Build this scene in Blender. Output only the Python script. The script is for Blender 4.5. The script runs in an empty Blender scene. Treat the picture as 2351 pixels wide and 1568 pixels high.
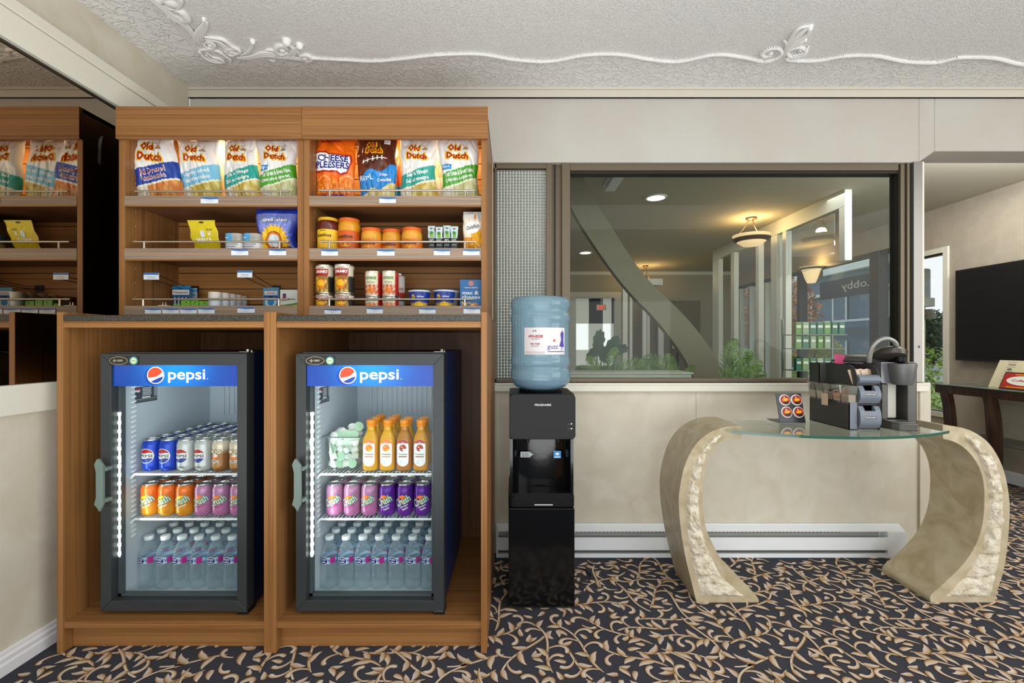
import bpy, bmesh, math, random
from mathutils import Vector, Matrix, noise
random.seed(7)
PI = math.pi
COL = bpy.context.scene.collection
SC = bpy.context.scene

# ---------------------------------------------------------------- camera, world, lights, exposure
F, CX, HY, HC = 1045.0, 1175.5, 790.0, 1.10      # focal length in pixels, vanishing point, eye height
cam_d = bpy.data.cameras.new('camera'); cam = bpy.data.objects.new('camera', cam_d); COL.objects.link(cam)
cam.location = (0, 0, HC); cam.rotation_euler = (PI/2, 0, 0)
cam_d.sensor_width = 36; cam_d.lens = F/2351*36; cam_d.shift_y = (790-784)/2351; cam_d.clip_start = .05; cam_d.clip_end = 200
SC.camera = cam
SC.view_settings.view_transform = 'Standard'; SC.view_settings.look = 'None'
SC.view_settings.exposure = -0.05; SC.view_settings.gamma = 1; SC.view_settings.use_curve_mapping = False
SC.cycles.max_bounces = 8; SC.cycles.diffuse_bounces = 4; SC.cycles.glossy_bounces = 4
SC.cycles.transmission_bounces = 6; SC.cycles.transparent_max_bounces = 16
SC.cycles.caustics_reflective = False; SC.cycles.caustics_refractive = False
SC.cycles.sample_clamp_indirect = 4; SC.cycles.use_denoising = True
w = bpy.data.worlds.new('sky'); SC.world = w; w.use_nodes = True
nt = w.node_tree; nt.nodes.clear()
o_ = nt.nodes.new('ShaderNodeOutputWorld'); b_ = nt.nodes.new('ShaderNodeBackground')
g_ = nt.nodes.new('ShaderNodeTexCoord'); s_ = nt.nodes.new('ShaderNodeSeparateXYZ'); r_ = nt.nodes.new('ShaderNodeValToRGB')
nt.links.new(g_.outputs['Generated'], s_.inputs[0]); nt.links.new(s_.outputs['Z'], r_.inputs[0])
r_.color_ramp.elements[0].position = 0; r_.color_ramp.elements[0].color = (.93,.94,.96,1)
r_.color_ramp.elements[1].position = .6; r_.color_ramp.elements[1].color = (.80,.86,.95,1)
nt.links.new(r_.outputs[0], b_.inputs[0]); b_.inputs[1].default_value = 1.25
nt.links.new(b_.outputs[0], o_.inputs[0])

def area(name, loc, rot, sx, sy, power, color=(1,1,1), spread=PI):
    l = bpy.data.lights.new(name, 'AREA'); l.shape = 'RECTANGLE'; l.size = sx; l.size_y = sy
    l.energy = power; l.color = color; l.spread = spread
    o = bpy.data.objects.new(name, l); COL.objects.link(o); o.location = loc; o.rotation_euler = rot
    return o
def point(name, loc, power, color=(1,1,1), r=.03):
    l = bpy.data.lights.new(name, 'POINT'); l.energy = power; l.color = color; l.shadow_soft_size = r
    o = bpy.data.objects.new(name, l); COL.objects.link(o); o.location = loc
    return o
area('rear_fill', (.1, -2.6, .95), (math.radians(86), 0, 0), 5.0, 1.7, 72, (1,1,1))  # added fill panel behind the camera
area('ceiling_fill', (-.35, .0, .30), (math.radians(180), 0, 0), 2.9, 1.5, 62, (.99,1,1))  # added panel near the floor, facing up to brighten the ceiling
area('side_fill', (3.7, .2, 1.5), (math.radians(88), 0, math.radians(75)), 3.6, 2.1, 90, (.99,1,1))  # added fill from the right, lifts the left wall and its trim
area('lounge_header_fill', (3.15, 2.60, 2.235), (math.radians(128), 0, 0), 1.5, .08, 34, (.99,1,1))  # added strip hidden behind the header, brightens the lounge ceiling
area('lobby_up_fill', (1.4, 5.0, .3), (math.radians(180), 0, 0), 2.2, 2.6, 4, (1,.97,.90))  # added panel below the sill line, lifts the lobby ceiling
area('overhead_fill', (.9, .2, 2.40), (0, 0, 0), 2.6, .9, 12, (1,.99,.96))  # added overhead fill for the main room, no fixture modelled
area('lounge_down_fill', (3.05, 3.3, 2.33), (0, 0, 0), 1.2, 1.2, 16, (1,.97,.93))  # added downward fill for the lounge
area('lobby_down_fill', (1.7, 5.2, 2.33), (0, 0, 0), 1.6, 2.4, 9, (1,.93,.82))  # added downward fill for the lobby, besides its modelled lamps

# ---------------------------------------------------------------- colour and material helpers
def C(h):
    h = h.lstrip('#'); r = [int(h[i:i+2], 16)/255 for i in (0, 2, 4)]
    return tuple((c/12.92 if c <= .04045 else ((c+.055)/1.055)**2.4) for c in r) + (1,)
def lerp(a, b, t): return tuple(a[i]+(b[i]-a[i])*t for i in range(4))
_M = {}
def N(nt, t, **kw):
    n = nt.nodes.new(t)
    for k, v in kw.items():
        if k in n.inputs: n.inputs[k].default_value = v
        else: setattr(n, k, v)
    return n
def mat(name, col=None, rough=.5, metal=0, spec=.5, emit=0, alpha=1, coat=0, attr=False, trans=0, ior=1.45, ecol=None):
    if name in _M: return _M[name]
    m = bpy.data.materials.new(name); m.use_nodes = True; b = m.node_tree.nodes['Principled BSDF']
    c = C(col) if isinstance(col, str) else (col or (.8,.8,.8,1))
    b.inputs['Base Color'].default_value = c; b.inputs['Roughness'].default_value = rough
    b.inputs['Metallic'].default_value = metal; b.inputs['Specular IOR Level'].default_value = spec
    b.inputs['Coat Weight'].default_value = coat; b.inputs['Transmission Weight'].default_value = trans; b.inputs['IOR'].default_value = ior
    if emit:
        b.inputs['Emission Color'].default_value = C(ecol) if ecol else c; b.inputs['Emission Strength'].default_value = emit
    if attr:
        a = m.node_tree.nodes.new('ShaderNodeAttribute'); a.attribute_name = 'Col'
        m.node_tree.links.new(a.outputs['Color'], b.inputs['Base Color'])
        if emit: m.node_tree.links.new(a.outputs['Color'], b.inputs['Emission Color'])
    m.diffuse_color = c; _M[name] = m
    return m
def bump(m, scale, strength, dist=.01, kind='noise', detail=4, stretch=(1,1,1)):
    nt = m.node_tree; b = nt.nodes['Principled BSDF']
    tc = N(nt, 'ShaderNodeTexCoord'); mp = N(nt, 'ShaderNodeMapping'); mp.inputs['Scale'].default_value = stretch
    nt.links.new(tc.outputs['Object'], mp.inputs[0])
    t = N(nt, 'ShaderNodeTexNoise' if kind == 'noise' else 'ShaderNodeTexVoronoi', Scale=scale)
    if kind == 'noise': t.inputs['Detail'].default_value = detail
    nt.links.new(mp.outputs[0], t.inputs['Vector'])
    bp = N(nt, 'ShaderNodeBump', Strength=strength, Distance=dist)
    nt.links.new(t.outputs['Fac' if kind == 'noise' else 'Distance'], bp.inputs['Height'])
    nt.links.new(bp.outputs[0], b.inputs['Normal'])
    return m
def mottle(m, c1, c2, scale, detail=4, stretch=(1,1,1), pos=(.35,.65), dist=0):
    nt = m.node_tree; b = nt.nodes['Principled BSDF']
    tc = N(nt, 'ShaderNodeTexCoord'); mp = N(nt, 'ShaderNodeMapping'); mp.inputs['Scale'].default_value = stretch
    nt.links.new(tc.outputs['Object'], mp.inputs[0])
    t = N(nt, 'ShaderNodeTexNoise', Scale=scale, Detail=detail, Distortion=dist)
    nt.links.new(mp.outputs[0], t.inputs['Vector'])
    r = N(nt, 'ShaderNodeValToRGB'); e = r.color_ramp.elements
    e[0].position, e[1].position = pos; e[0].color = C(c1); e[1].color = C(c2)
    nt.links.new(t.outputs['Fac'], r.inputs[0]); nt.links.new(r.outputs[0], b.inputs['Base Color'])
    return m
def wood(name, axis, c=('#6b4424','#8f6237','#a27545'), rough=.42):
    if name in _M: return _M[name]
    m = mat(name, c[1], rough, spec=.35); nt = m.node_tree; b = nt.nodes['Principled BSDF']
    sc = {'x': (1.2,170,170), 'y': (170,1.2,170), 'z': (170,170,1.0)}[axis]
    tc = N(nt, 'ShaderNodeTexCoord'); mp = N(nt, 'ShaderNodeMapping'); mp.inputs['Scale'].default_value = sc
    nt.links.new(tc.outputs['Object'], mp.inputs[0])
    t = N(nt, 'ShaderNodeTexNoise', Scale=1.0, Detail=6, Distortion=.3); nt.links.new(mp.outputs[0], t.inputs['Vector'])
    mp2 = N(nt, 'ShaderNodeMapping'); mp2.inputs['Scale'].default_value = tuple(s*.16 if s > 2 else s*.5 for s in sc)
    nt.links.new(tc.outputs['Object'], mp2.inputs[0])
    t2 = N(nt, 'ShaderNodeTexNoise', Scale=1.0, Detail=2); nt.links.new(mp2.outputs[0], t2.inputs['Vector'])
    mx = N(nt, 'ShaderNodeMix', data_type='FLOAT'); mx.inputs[0].default_value = .28
    nt.links.new(t.outputs['Fac'], mx.inputs[2]); nt.links.new(t2.outputs['Fac'], mx.inputs[3])
    r = N(nt, 'ShaderNodeValToRGB'); e = r.color_ramp.elements
    e[0].position, e[0].color = .30, C(c[0]); e[1].position, e[1].color = .70, C(c[2])
    k = e.new(.47); k.color = C(c[1])
    nt.links.new(mx.outputs[0], r.inputs[0]); nt.links.new(r.outputs[0], b.inputs['Base Color'])
    return m
def thinglass(name, tint=(1,1,1), gloss=.0, rough=.0, alpha_min=0.0, ior=1.5, gcol=(1,1,1)):
    """see-through pane: transparent tint + fresnel reflection"""
    if name in _M: return _M[name]
    m = bpy.data.materials.new(name); m.use_nodes = True; nt = m.node_tree; nt.nodes.clear()
    o = N(nt, 'ShaderNodeOutputMaterial'); t = N(nt, 'ShaderNodeBsdfTransparent'); g = N(nt, 'ShaderNodeBsdfGlossy')
    t.inputs[0].default_value = (*tint, 1); g.inputs['Roughness'].default_value = rough; g.inputs['Color'].default_value = (*gcol, 1)
    f0 = ((ior-1)/(ior+1))**2+gloss
    fr = N(nt, 'ShaderNodeLayerWeight', Blend=.5); pw = N(nt, 'ShaderNodeMath', operation='POWER'); pw.inputs[1].default_value = 5
    ad = N(nt, 'ShaderNodeMath', operation='MULTIPLY_ADD'); ad.inputs[1].default_value = 1-f0; ad.inputs[2].default_value = f0
    ad.use_clamp = True
    nt.links.new(fr.outputs['Facing'], pw.inputs[0]); nt.links.new(pw.outputs[0], ad.inputs[0])
    mx = N(nt, 'ShaderNodeMixShader'); nt.links.new(ad.outputs[0], mx.inputs[0]); nt.links.new(t.outputs[0], mx.inputs[1]); nt.links.new(g.outputs[0], mx.inputs[2])
    nt.links.new(mx.outputs[0], o.inputs[0]); _M[name] = m
    return m

# ---------------------------------------------------------------- geometry helpers
def X(px, d): return (px-CX)*d/F
def Z(py, d): return HC-(py-HY)*d/F
_T = {}
def text_geo(s, res=2, bold=0.0, shear=0.0):
    k = (s, res, bold, shear)
    if k in _T: return _T[k]
    c = bpy.data.curves.new('t', 'FONT'); c.body = s; c.size = 1; c.resolution_u = res; c.offset = bold; c.shear = shear
    c.fill_mode = 'FRONT'
    o = bpy.data.objects.new('t', c); COL.objects.link(o); bpy.context.view_layer.update()
    me = bpy.data.meshes.new_from_object(o.evaluated_get(bpy.context.evaluated_depsgraph_get()))
    vs = [(v.co.x, v.co.y) for v in me.vertices]; fs = [tuple(p.vertices) for p in me.polygons]
    bpy.data.objects.remove(o); bpy.data.curves.remove(c); bpy.data.meshes.remove(me)
    _T[k] = (vs, fs)
    return _T[k]
class MB:
    def __init__(s): s.v = []; s.f = []; s.m = []; s.c = []
    def add(s, vs, fs, mi=0, col=None):
        n = len(s.v); s.v += [tuple(v) for v in vs]; s.f += [tuple(i+n for i in f) for f in fs]; s.m += [mi]*len(fs)
        if col is None: s.c += [(1,1,1,1)]*len(vs)
        elif isinstance(col, list): s.c += col
        else: s.c += [col]*len(vs)
        return s
    def box(s, x0, x1, y0, y1, z0, z1, mi=0, col=None):
        return s.add([(x0,y0,z0),(x1,y0,z0),(x1,y1,z0),(x0,y1,z0),(x0,y0,z1),(x1,y0,z1),(x1,y1,z1),(x0,y1,z1)],
              [(0,3,2,1),(4,5,6,7),(0,1,5,4),(1,2,6,5),(2,3,7,6),(3,0,4,7)], mi, col)
    def prism(s, pts, a0, a1, ax='y', mi=0, col=None):
        n = len(pts); f = {'y': lambda p, a: (p[0], a, p[1]), 'x': lambda p, a: (a, p[0], p[1]), 'z': lambda p, a: (p[0], p[1], a)}[ax]
        vs = [f(p, a0) for p in pts]+[f(p, a1) for p in pts]
        fs = [tuple(range(n)), tuple(range(2*n-1, n-1, -1))]+[(i, i+n, (i+1) % n+n, (i+1) % n) for i in range(n)]
        return s.add(vs, fs, mi, col)
    def lathe(s, prof, cx=0, cy=0, z=0, seg=24, mi=0, colf=None, ax='z', close=False, rx=1, ry=1):
        vs = []; cs = []; fs = []
        for j, (r, h) in enumerate(prof):
            for i in range(seg):
                a = 2*PI*i/seg; p = (r*math.cos(a)*rx, r*math.sin(a)*ry, h)
                if ax == 'y': p = (p[0], h, p[1])
                if ax == 'x': p = (h, p[0], p[1])
                vs.append((p[0]+cx, p[1]+cy, p[2]+z)); cs.append(colf(a, h) if colf else (1,1,1,1))
        k = len(prof)
        for j in range(k-1):
            for i in range(seg):
                a, b = j*seg+i, j*seg+(i+1) % seg
                fs.append((a, b, b+seg, a+seg))
        if prof[0][0] > 1e-6: fs.append(tuple(range(seg-1, -1, -1)))
        if prof[-1][0] > 1e-6: fs.append(tuple((k-1)*seg+i for i in range(seg)))
        return s.add(vs, fs, mi, cs)
    def cyl(s, cx, cy, z0, z1, r, seg=20, mi=0, ax='z'):
        if ax == 'z': return s.lathe([(r,z0),(r,z1)], cx, cy, 0, seg, mi)
        if ax == 'y': return s.lathe([(r,z0),(r,z1)], cx, 0, cy, seg, mi, ax='y')      # cx=x, cy=z, spans y
        return s.lathe([(r,z0),(r,z1)], 0, cx, cy, seg, mi, ax='x')                     # cx=y, cy=z, spans x
    def tube(s, path, r, seg=8, mi=0, cap=True, flat=1.0, colf=None):
        P = [Vector(p) for p in path]; n = len(P); vs = []; cs = []
        rr = r if isinstance(r, (list, tuple)) else [r]*n
        up = Vector((0, 0, 1))
        for i, p in enumerate(P):
            t = (P[min(i+1, n-1)]-P[max(i-1, 0)]); t = t.normalized() if t.length > 1e-9 else Vector((1,0,0))
            if abs(t.dot(up)) > .95: up2 = Vector((0, 1, 0)) if i == 0 else a
            else: up2 = up
            b = t.cross(up2).normalized(); a = b.cross(t).normalized()
            for k in range(seg):
                q = 2*PI*k/seg
                vs.append(p+b*math.cos(q)*rr[i]+a*math.sin(q)*rr[i]*flat); cs.append(colf(i/(n-1)) if colf else (1,1,1,1))
        fs = [(i*seg+k, i*seg+(k+1) % seg, (i+1)*seg+(k+1) % seg, (i+1)*seg+k) for i in range(n-1) for k in range(seg)]
        if cap: fs += [tuple(range(seg)), tuple((n-1)*seg+k for k in range(seg-1, -1, -1))]
        return s.add(vs, fs, mi, cs)
    def grid(s, fn, nu, nv, mi=0, colf=None):
        vs = []; cs = []
        for j in range(nv+1):
            for i in range(nu+1):
                u, v = i/nu, j/nv; vs.append(fn(u, v)); cs.append(colf(u, v) if colf else (1,1,1,1))
        fs = [(j*(nu+1)+i, j*(nu+1)+i+1, (j+1)*(nu+1)+i+1, (j+1)*(nu+1)+i) for j in range(nv) for i in range(nu)]
        return s.add(vs, fs, mi, cs)
    def text(s, t, fn, cx, cy, w=None, h=None, mi=0, col=None, rot=0, bold=0.0, shear=0.0, res=2, mirror=False):
        """text centred on (cx,cy) in the 2D frame of fn, fitted to width w and/or letter height h"""
        vs, fs = text_geo(t, res, bold, shear)
        if not vs: return s
        x0, x1 = min(v[0] for v in vs), max(v[0] for v in vs); y0, y1 = min(v[1] for v in vs), max(v[1] for v in vs)
        sx = w/(x1-x0) if w else h/(y1-y0); sy = h/(y1-y0) if h else sx
        mx, my = (x0+x1)/2, (y0+y1)/2; cr, sr = math.cos(rot), math.sin(rot); out = []
        for a, b in vs:
            a = (a-mx)*sx*(-1 if mirror else 1); b = (b-my)*sy
            out.append(fn(cx+a*cr-b*sr, cy+a*sr+b*cr))
        return s.add(out, fs, mi, col)
    def shape(s, pts, fn, mi=0, col=None):
        """flat polygon fan from its centroid, in the 2D frame of fn"""
        mx = sum(p[0] for p in pts)/len(pts); my = sum(p[1] for p in pts)/len(pts); n = len(pts)
        return s.add([fn(mx, my)]+[fn(*p) for p in pts], [(0, i+1, (i+1) % n+1) for i in range(n)], mi, col)
    def rect(s, x0, x1, y0, y1, fn, mi=0, col=None, n=1, nv=1):
        return s.grid(lambda u, v: fn(x0+(x1-x0)*u, y0+(y1-y0)*v), n, nv, mi, (lambda u, v: col) if col else None)
    def disc(s, cx, cy, rx, ry, fn, mi=0, col=None, n=20, rot=0, a0=0, a1=2*PI):
        pts = []
        for i in range(n+(a1-a0 < 6)):
            a = a0+(a1-a0)*i/n; x, y = rx*math.cos(a), ry*math.sin(a)
            pts.append((cx+x*math.cos(rot)-y*math.sin(rot), cy+x*math.sin(rot)+y*math.cos(rot)))
        return s.shape(pts, fn, mi, col)
    def build(s, name, mats, parent=None, world=False, smooth=None, bev=0, norm=True, subd=0, bevseg=2):
        me = bpy.data.meshes.new(name); vs = s.v
        if world and parent is not None:
            L = parent.location; vs = [(v[0]-L.x, v[1]-L.y, v[2]-L.z) for v in vs]
        me.from_pydata(vs, [], s.f)
        for m in (mats if isinstance(mats, (list, tuple)) else [mats]): me.materials.append(m)
        me.polygons.foreach_set('material_index', s.m)
        if any(c != (1,1,1,1) for c in s.c):
            a = me.color_attributes.new('Col', 'FLOAT_COLOR', 'POINT'); a.data.foreach_set('color', [x for c in s.c for x in c])
        if norm:
            bm = bmesh.new(); bm.from_mesh(me); bmesh.ops.recalc_face_normals(bm, faces=bm.faces); bm.to_mesh(me); bm.free()
        if smooth is not None:
            me.shade_smooth(); me.set_sharp_from_angle(angle=math.radians(smooth))
        o = bpy.data.objects.new(name, me); COL.objects.link(o)
        if parent is not None: o.parent = parent
        if bev:
            b = o.modifiers.new('b', 'BEVEL'); b.width = bev; b.segments = bevseg; b.limit_method = 'ANGLE'; b.angle_limit = math.radians(35)
        if subd:
            q = o.modifiers.new('s', 'SUBSURF'); q.levels = q.render_levels = subd
        return o
def tag(o, label=None, cat=None, group=None, kind=None):
    if label: o['label'] = label
    if cat: o['category'] = cat
    if group: o['group'] = group
    if kind: o['kind'] = kind
    return o
def empty(name, loc, label=None, cat=None, group=None, rz=0):
    o = bpy.data.objects.new(name, None); COL.objects.link(o); o.location = loc; o.rotation_euler = (0, 0, rz); o.empty_display_size = .05
    return tag(o, label, cat, group)
def struct(o, label=None):
    o['kind'] = 'structure'
    if label: o['label'] = label
    return o
def dup(root, loc, label, rz=None, group=None):
    kids = [c for c in bpy.data.objects if c.parent == root] if not hasattr(root, '_k') else root._k
    r = root.copy(); COL.objects.link(r); r.location = loc; r['label'] = label
    if rz is not None: r.rotation_euler = (0, 0, rz)
    if group: r['group'] = group
    for ch in KIDS.get(root.name, kids):
        c = ch.copy(); COL.objects.link(c); c.parent = r
        for g in KIDS.get(ch.name, ()):
            d = g.copy(); COL.objects.link(d); d.parent = c
    return r
KIDS = {}
def family(root):
    """remember children so that copies are quick"""
    ch = [c for c in bpy.data.objects if c.parent == root]; KIDS[root.name] = ch
    for c in ch: KIDS[c.name] = [g for g in bpy.data.objects if g.parent == c]
    return root
def front(x0, y, z0):                     # 2D frame on a plane facing the camera
    return lambda u, v: (x0+u, y, z0+v)
# ---------------------------------------------------------------- the setting
ZC, XL, YW = 2.445, -1.70, 2.40            # ceiling height, left wall, back wall
ZL, XR = 2.357, 3.94                        # ceiling of the rooms behind, right wall
# carpet: charcoal ground with woven scrolls of cream and gold leaves
carp = mat('carpet', rough=.95, spec=.1, attr=True); bump(carp, 900, .6, .002)
cg = MB(); BG = C('#42434b')
cg.box(-1.70, 5.2, -3.0, 9.2, -.05, 0, 0, BG)
def carpet_pattern():
    rnd = random.Random(11); T = .98
    CR, CG, CB, CD, CW = C('#e8ddd0'), C('#bf9a66'), C('#835433'), C('#45291f'), C('#d6d0d2')
    items = []; lvl = [0]
    occ = {}
    def mark(pts):
        for x, y in pts: occ.setdefault((int(x//.02), int(y//.02)), []).append((x, y))
    def near(x, y, r):
        for ox in (-T, 0, T):
            for oy in (-T, 0, T):
                X_, Y_ = x+ox, y+oy
                for i in range(int((X_-r)//.02), int((X_+r)//.02)+1):
                    for j in range(int((Y_-r)//.02), int((Y_+r)//.02)+1):
                        for (a, b) in occ.get((i, j), ()):
                            if (a-X_)**2+(b-Y_)**2 < r*r: return True
        return False
    def strip(pts, wid, flip=0, pale=0, chk=True):
        n = len(pts)
        if chk and sum(near(x, y, .011) for x, y in pts[n//3:]) > (n-n//3)*.25: return False
        vs = []; cs = []; lvl[0] = (lvl[0]+1) % 40; z = .0006+lvl[0]*.00004
        for i, (x, y) in enumerate(pts):
            x2, y2 = pts[min(i+1, n-1)]; x1, y1 = pts[max(i-1, 0)]; dx, dy = x2-x1, y2-y1; l = math.hypot(dx, dy) or 1
            nx, ny = -dy/l, dx/l
            if flip: nx, ny = -nx, -ny
            t = i/(n-1); w_ = wid(t)
            hi = lerp(CR, CW, pale); g_ = lerp(CG, hi, min(1, t*1.1)*.5)
            cr = ((-1, CD), (-.72, lerp(CB, CG, .3+t*.4)), (-.30, lerp(CG, hi, .05+.5*t)), (.02, lerp(CG, hi, .25+.6*t)), (.45, lerp(g_, hi, .35+.6*t)), (.8, lerp(hi, CG, .25)), (1, lerp(CB, CD, .35)))
            for k, c in cr: vs.append((x+nx*w_*k, y+ny*w_*k, z)); cs.append(c)
        fs = []
        for i in range(n-1):
            for k in range(6):
                f = (i*7+k, i*7+k+1, i*7+k+8, i*7+k+7); ar = 0
                for q in range(4): (xa, ya, _), (xb, yb, _) = vs[f[q]], vs[f[(q+1) % 4]]; ar += xa*yb-xb*ya
                fs.append(f if ar > 0 else f[::-1])
        items.append((vs, fs, cs)); mark(pts); return True
    def curl(x, y, a, L, k0, k1, n=12):
        pts = [(x, y)]; st = L/n
        for i in range(n):
            a += (k0+(k1-k0)*(i/n)**1.3)*st; x += math.cos(a)*st; y += math.sin(a)*st; pts.append((x, y))
        return pts, a
    def leaf(x, y, a, L, W, bend):
        p, _ = curl(x, y, a, L, bend*5, bend*26, 7)
        return strip(p, lambda t: W*(math.sin(PI*min(1, t*.84+.15))**.8)*(1.2-.5*t)+.0004, bend < 0, rnd.random()*.9)
    def scroll(x, y, a, L, W, sgn):
        p, _ = curl(x, y, a, L, sgn*5, sgn*62, 15)
        return strip(p, lambda t: W*(.40+.75*t**1.6 if t < .92 else 1.1*(1-t)/.08+.12), sgn < 0, rnd.random()*.5)
    def vine(x, y, a, sgn):
        L = rnd.uniform(.20, .30); n = 15; st = L/n; pts = [(x, y)]; ang = [a]; k = sgn*rnd.uniform(5, 8)
        for i in range(n):
            a += (k*math.cos(i/n*PI*1.15))*st; x += math.cos(a)*st; y += math.sin(a)*st; pts.append((x, y)); ang.append(a)
        if not strip(pts, lambda t: .0062*(1-.35*t)*min(1, .35+t*6), sgn < 0, 0): return False
        s2 = sgn
        for i in range(1, n, 2):
            px, py = pts[i]; s2 = -s2; a0 = ang[i]+s2*rnd.uniform(.45, .95)
            if rnd.random() < .32: scroll(px, py, a0, rnd.uniform(.07, .11), .0098, s2)
            else:
                leaf(px, py, a0, rnd.uniform(.045, .075), .0125, s2)
                if rnd.random() < .5: leaf(px, py, a0+s2*.6, rnd.uniform(.035, .05), .0105, s2)
        scroll(*pts[-1], ang[-1], .11, .0105, rnd.choice((-1, 1)))
        for q in (-.9, -.3, .5): leaf(*pts[-1], ang[-1]+q, .05, .0115, 1 if q > 0 else -1)
        return True
    tries = 0
    while tries < 260:
        tries += 1; vine(rnd.uniform(0, T), rnd.uniform(0, T), rnd.uniform(0, 2*PI), rnd.choice((-1, 1)))
    for _ in range(2600):
        x, y = rnd.uniform(0, T), rnd.uniform(0, T)
        if near(x, y, .022): continue
        a = rnd.uniform(0, 2*PI); s2 = rnd.choice((-1, 1))
        if rnd.random() < .35: scroll(x, y, a, rnd.uniform(.05, .08), .0088, s2)
        else:
            for q in (0, .75, -.75): leaf(x, y, a+q, rnd.uniform(.032, .05), .0105, s2 if q >= 0 else -s2)
    for i in range(-2, 5):
        for j in range(1, 8):
            ox, oy = i*T, j*T+.1
            if oy > 6 or (oy > 3.2 and ox < 1.3): continue
            for vs, fs, cs in items:
                x0, y0 = vs[0][0]+ox, vs[0][1]+oy
                if x0 < -1.63 or x0 > 4.2 or y0 < 1.30 or (x0 < 1.9 and y0 > 2.33) or (x0 > XR-.05): continue
                if x0 < -.14 and y0 > 1.72 : continue
                cg.add([(a+ox, b+oy, c) for a, b, c in vs], fs, 0, cs)
carpet_pattern()
struct(cg.build('floor', carp, norm=False), 'charcoal carpet woven with cream and gold leafy scrolls')

# plaster ceiling: stippled field, knocked-down border
ceil_m = mat('ceiling_stipple', '#e9e8e4', .85, spec=.2)
def relief(m, small):
    nt = m.node_tree; b = nt.nodes['Principled BSDF']; tc = N(nt, 'ShaderNodeTexCoord')
    n1 = N(nt, 'ShaderNodeTexNoise', Scale=190 if small else 26, Detail=2 if small else 3, Roughness=.5, Distortion=.1 if small else .6); nt.links.new(tc.outputs['Object'], n1.inputs['Vector'])
    r = N(nt, 'ShaderNodeValToRGB'); e = r.color_ramp.elements
    if small: e[0].position, e[1].position = .50, .66
    else:
        e[0].position, e[1].position = .46, .60
        k = e.new(.51); k.color = (1,1,1,1); e[2].color = (.25,.25,.25,1)
    nt.links.new(n1.outputs['Fac'], r.inputs[0])
    bp = N(nt, 'ShaderNodeBump', Strength=.8 if small else .7, Distance=.002 if small else .005)
    nt.links.new(r.outputs[0], bp.inputs['Height']); nt.links.new(bp.outputs[0], b.inputs['Normal'])
relief(ceil_m, True)
band_m = mat('ceiling_border_plaster', '#e9e8e5', .85, spec=.2); relief(band_m, False)
cl = MB()
cl.box(-1.44, 5.2, -3.0, 2.13, ZC, ZC+.08, 0); cl.box(XL-.05, -1.44, -3.0, YW+.1, ZC, ZC+.08, 1); cl.box(-1.44, 5.2, 2.13, YW+.1, ZC, ZC+.08, 1)
struct(cl.build('ceiling', [ceil_m, band_m]), 'white plaster ceiling, stippled with a knocked-down border')
lob_c = mat('lobby_ceiling', '#b3ad9b', .9); bump(lob_c, 60, .12, .004)
struct(MB().box(2.25, 5.2, YW+.16, 4.9, ZL, ZL+.06).build('ceiling_lounge', lob_c), 'smooth pale ceiling of the lounge')
b = MB(); b.box(-2.5, 2.25, YW+.16, 9.2, ZL, ZL+.06); b.box(2.25, 5.2, 4.9, 9.2, ZL, ZL+.06)
struct(b.build('ceiling_lobby', lob_c), 'dull taupe ceiling of the lobby behind the glazed wall')

# wallpaper, trims, walls
paper = mat('wallpaper', '#cfc5b0', .7, spec=.25); mottle(paper, '#cdc5b1', '#d6d1c1', 6, 7, dist=.9)
paper2 = mat('wallpaper_taupe', '#b5a793', .75, spec=.2); mottle(paper2, '#a99f8f', '#b1a797', 9, 6, dist=.8)
stucco = mat('stucco', '#d5d1c5', .85, spec=.2); mottle(stucco, '#beb7ad', '#c2c0b8', 2.2, 3); bump(stucco, 70, .35, .006)
cream = mat('cream_paint', '#e2dfcf', .45); white = mat('white_paint', '#e8e8ea', .4)
struct(MB().box(XL-.1, XL, -3.0, YW, 0, ZC).build('wall_left', paper), 'left wall in mottled cream wallpaper')
b = MB(); b.prism([(XL, .0), (XL+.018, .0), (XL+.018, .035), (XL+.014, .042), (XL+.015, .056), (XL+.008, .062), (XL+.008, .072), (XL, .076)], -3.0, YW, 'y')
struct(b.build('baseboard_left', white), 'white moulded baseboard on the left wall')
struct(MB().box(XL, XL+.022, -3.0, YW, .860, .962).build('trim_1', cream, bev=.003), 'wide cream rail under the wall mirror')
t = MB(); t.box(XL, XL+.030, -3.0, YW, 2.112, 2.212); t.box(XL, XL+.036, -3.0, YW, 2.2135, 2.256)
struct(t.build('trim_2', cream, bev=.003), 'wide cream rail along the top of the wall mirror')
mir = mat('mirror', '#b8aa98', .02, metal=1)
o = empty('wall_mirror', (XL, -.3, .962), 'long frameless wall mirror on the left wall reflecting the snack shelves', 'mirror')
MB().box(XL, XL+.006, -3.0, 2.395, .963, 2.109).build('mirror_glass', mir, o, True)
MB().box(XL+.0005, XL+.012, -3.0, 2.395, 2.104, 2.1115).build('edge_channel', mat('dark_bronze', '#4a4338', .4, metal=.6), o, True)

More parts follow.
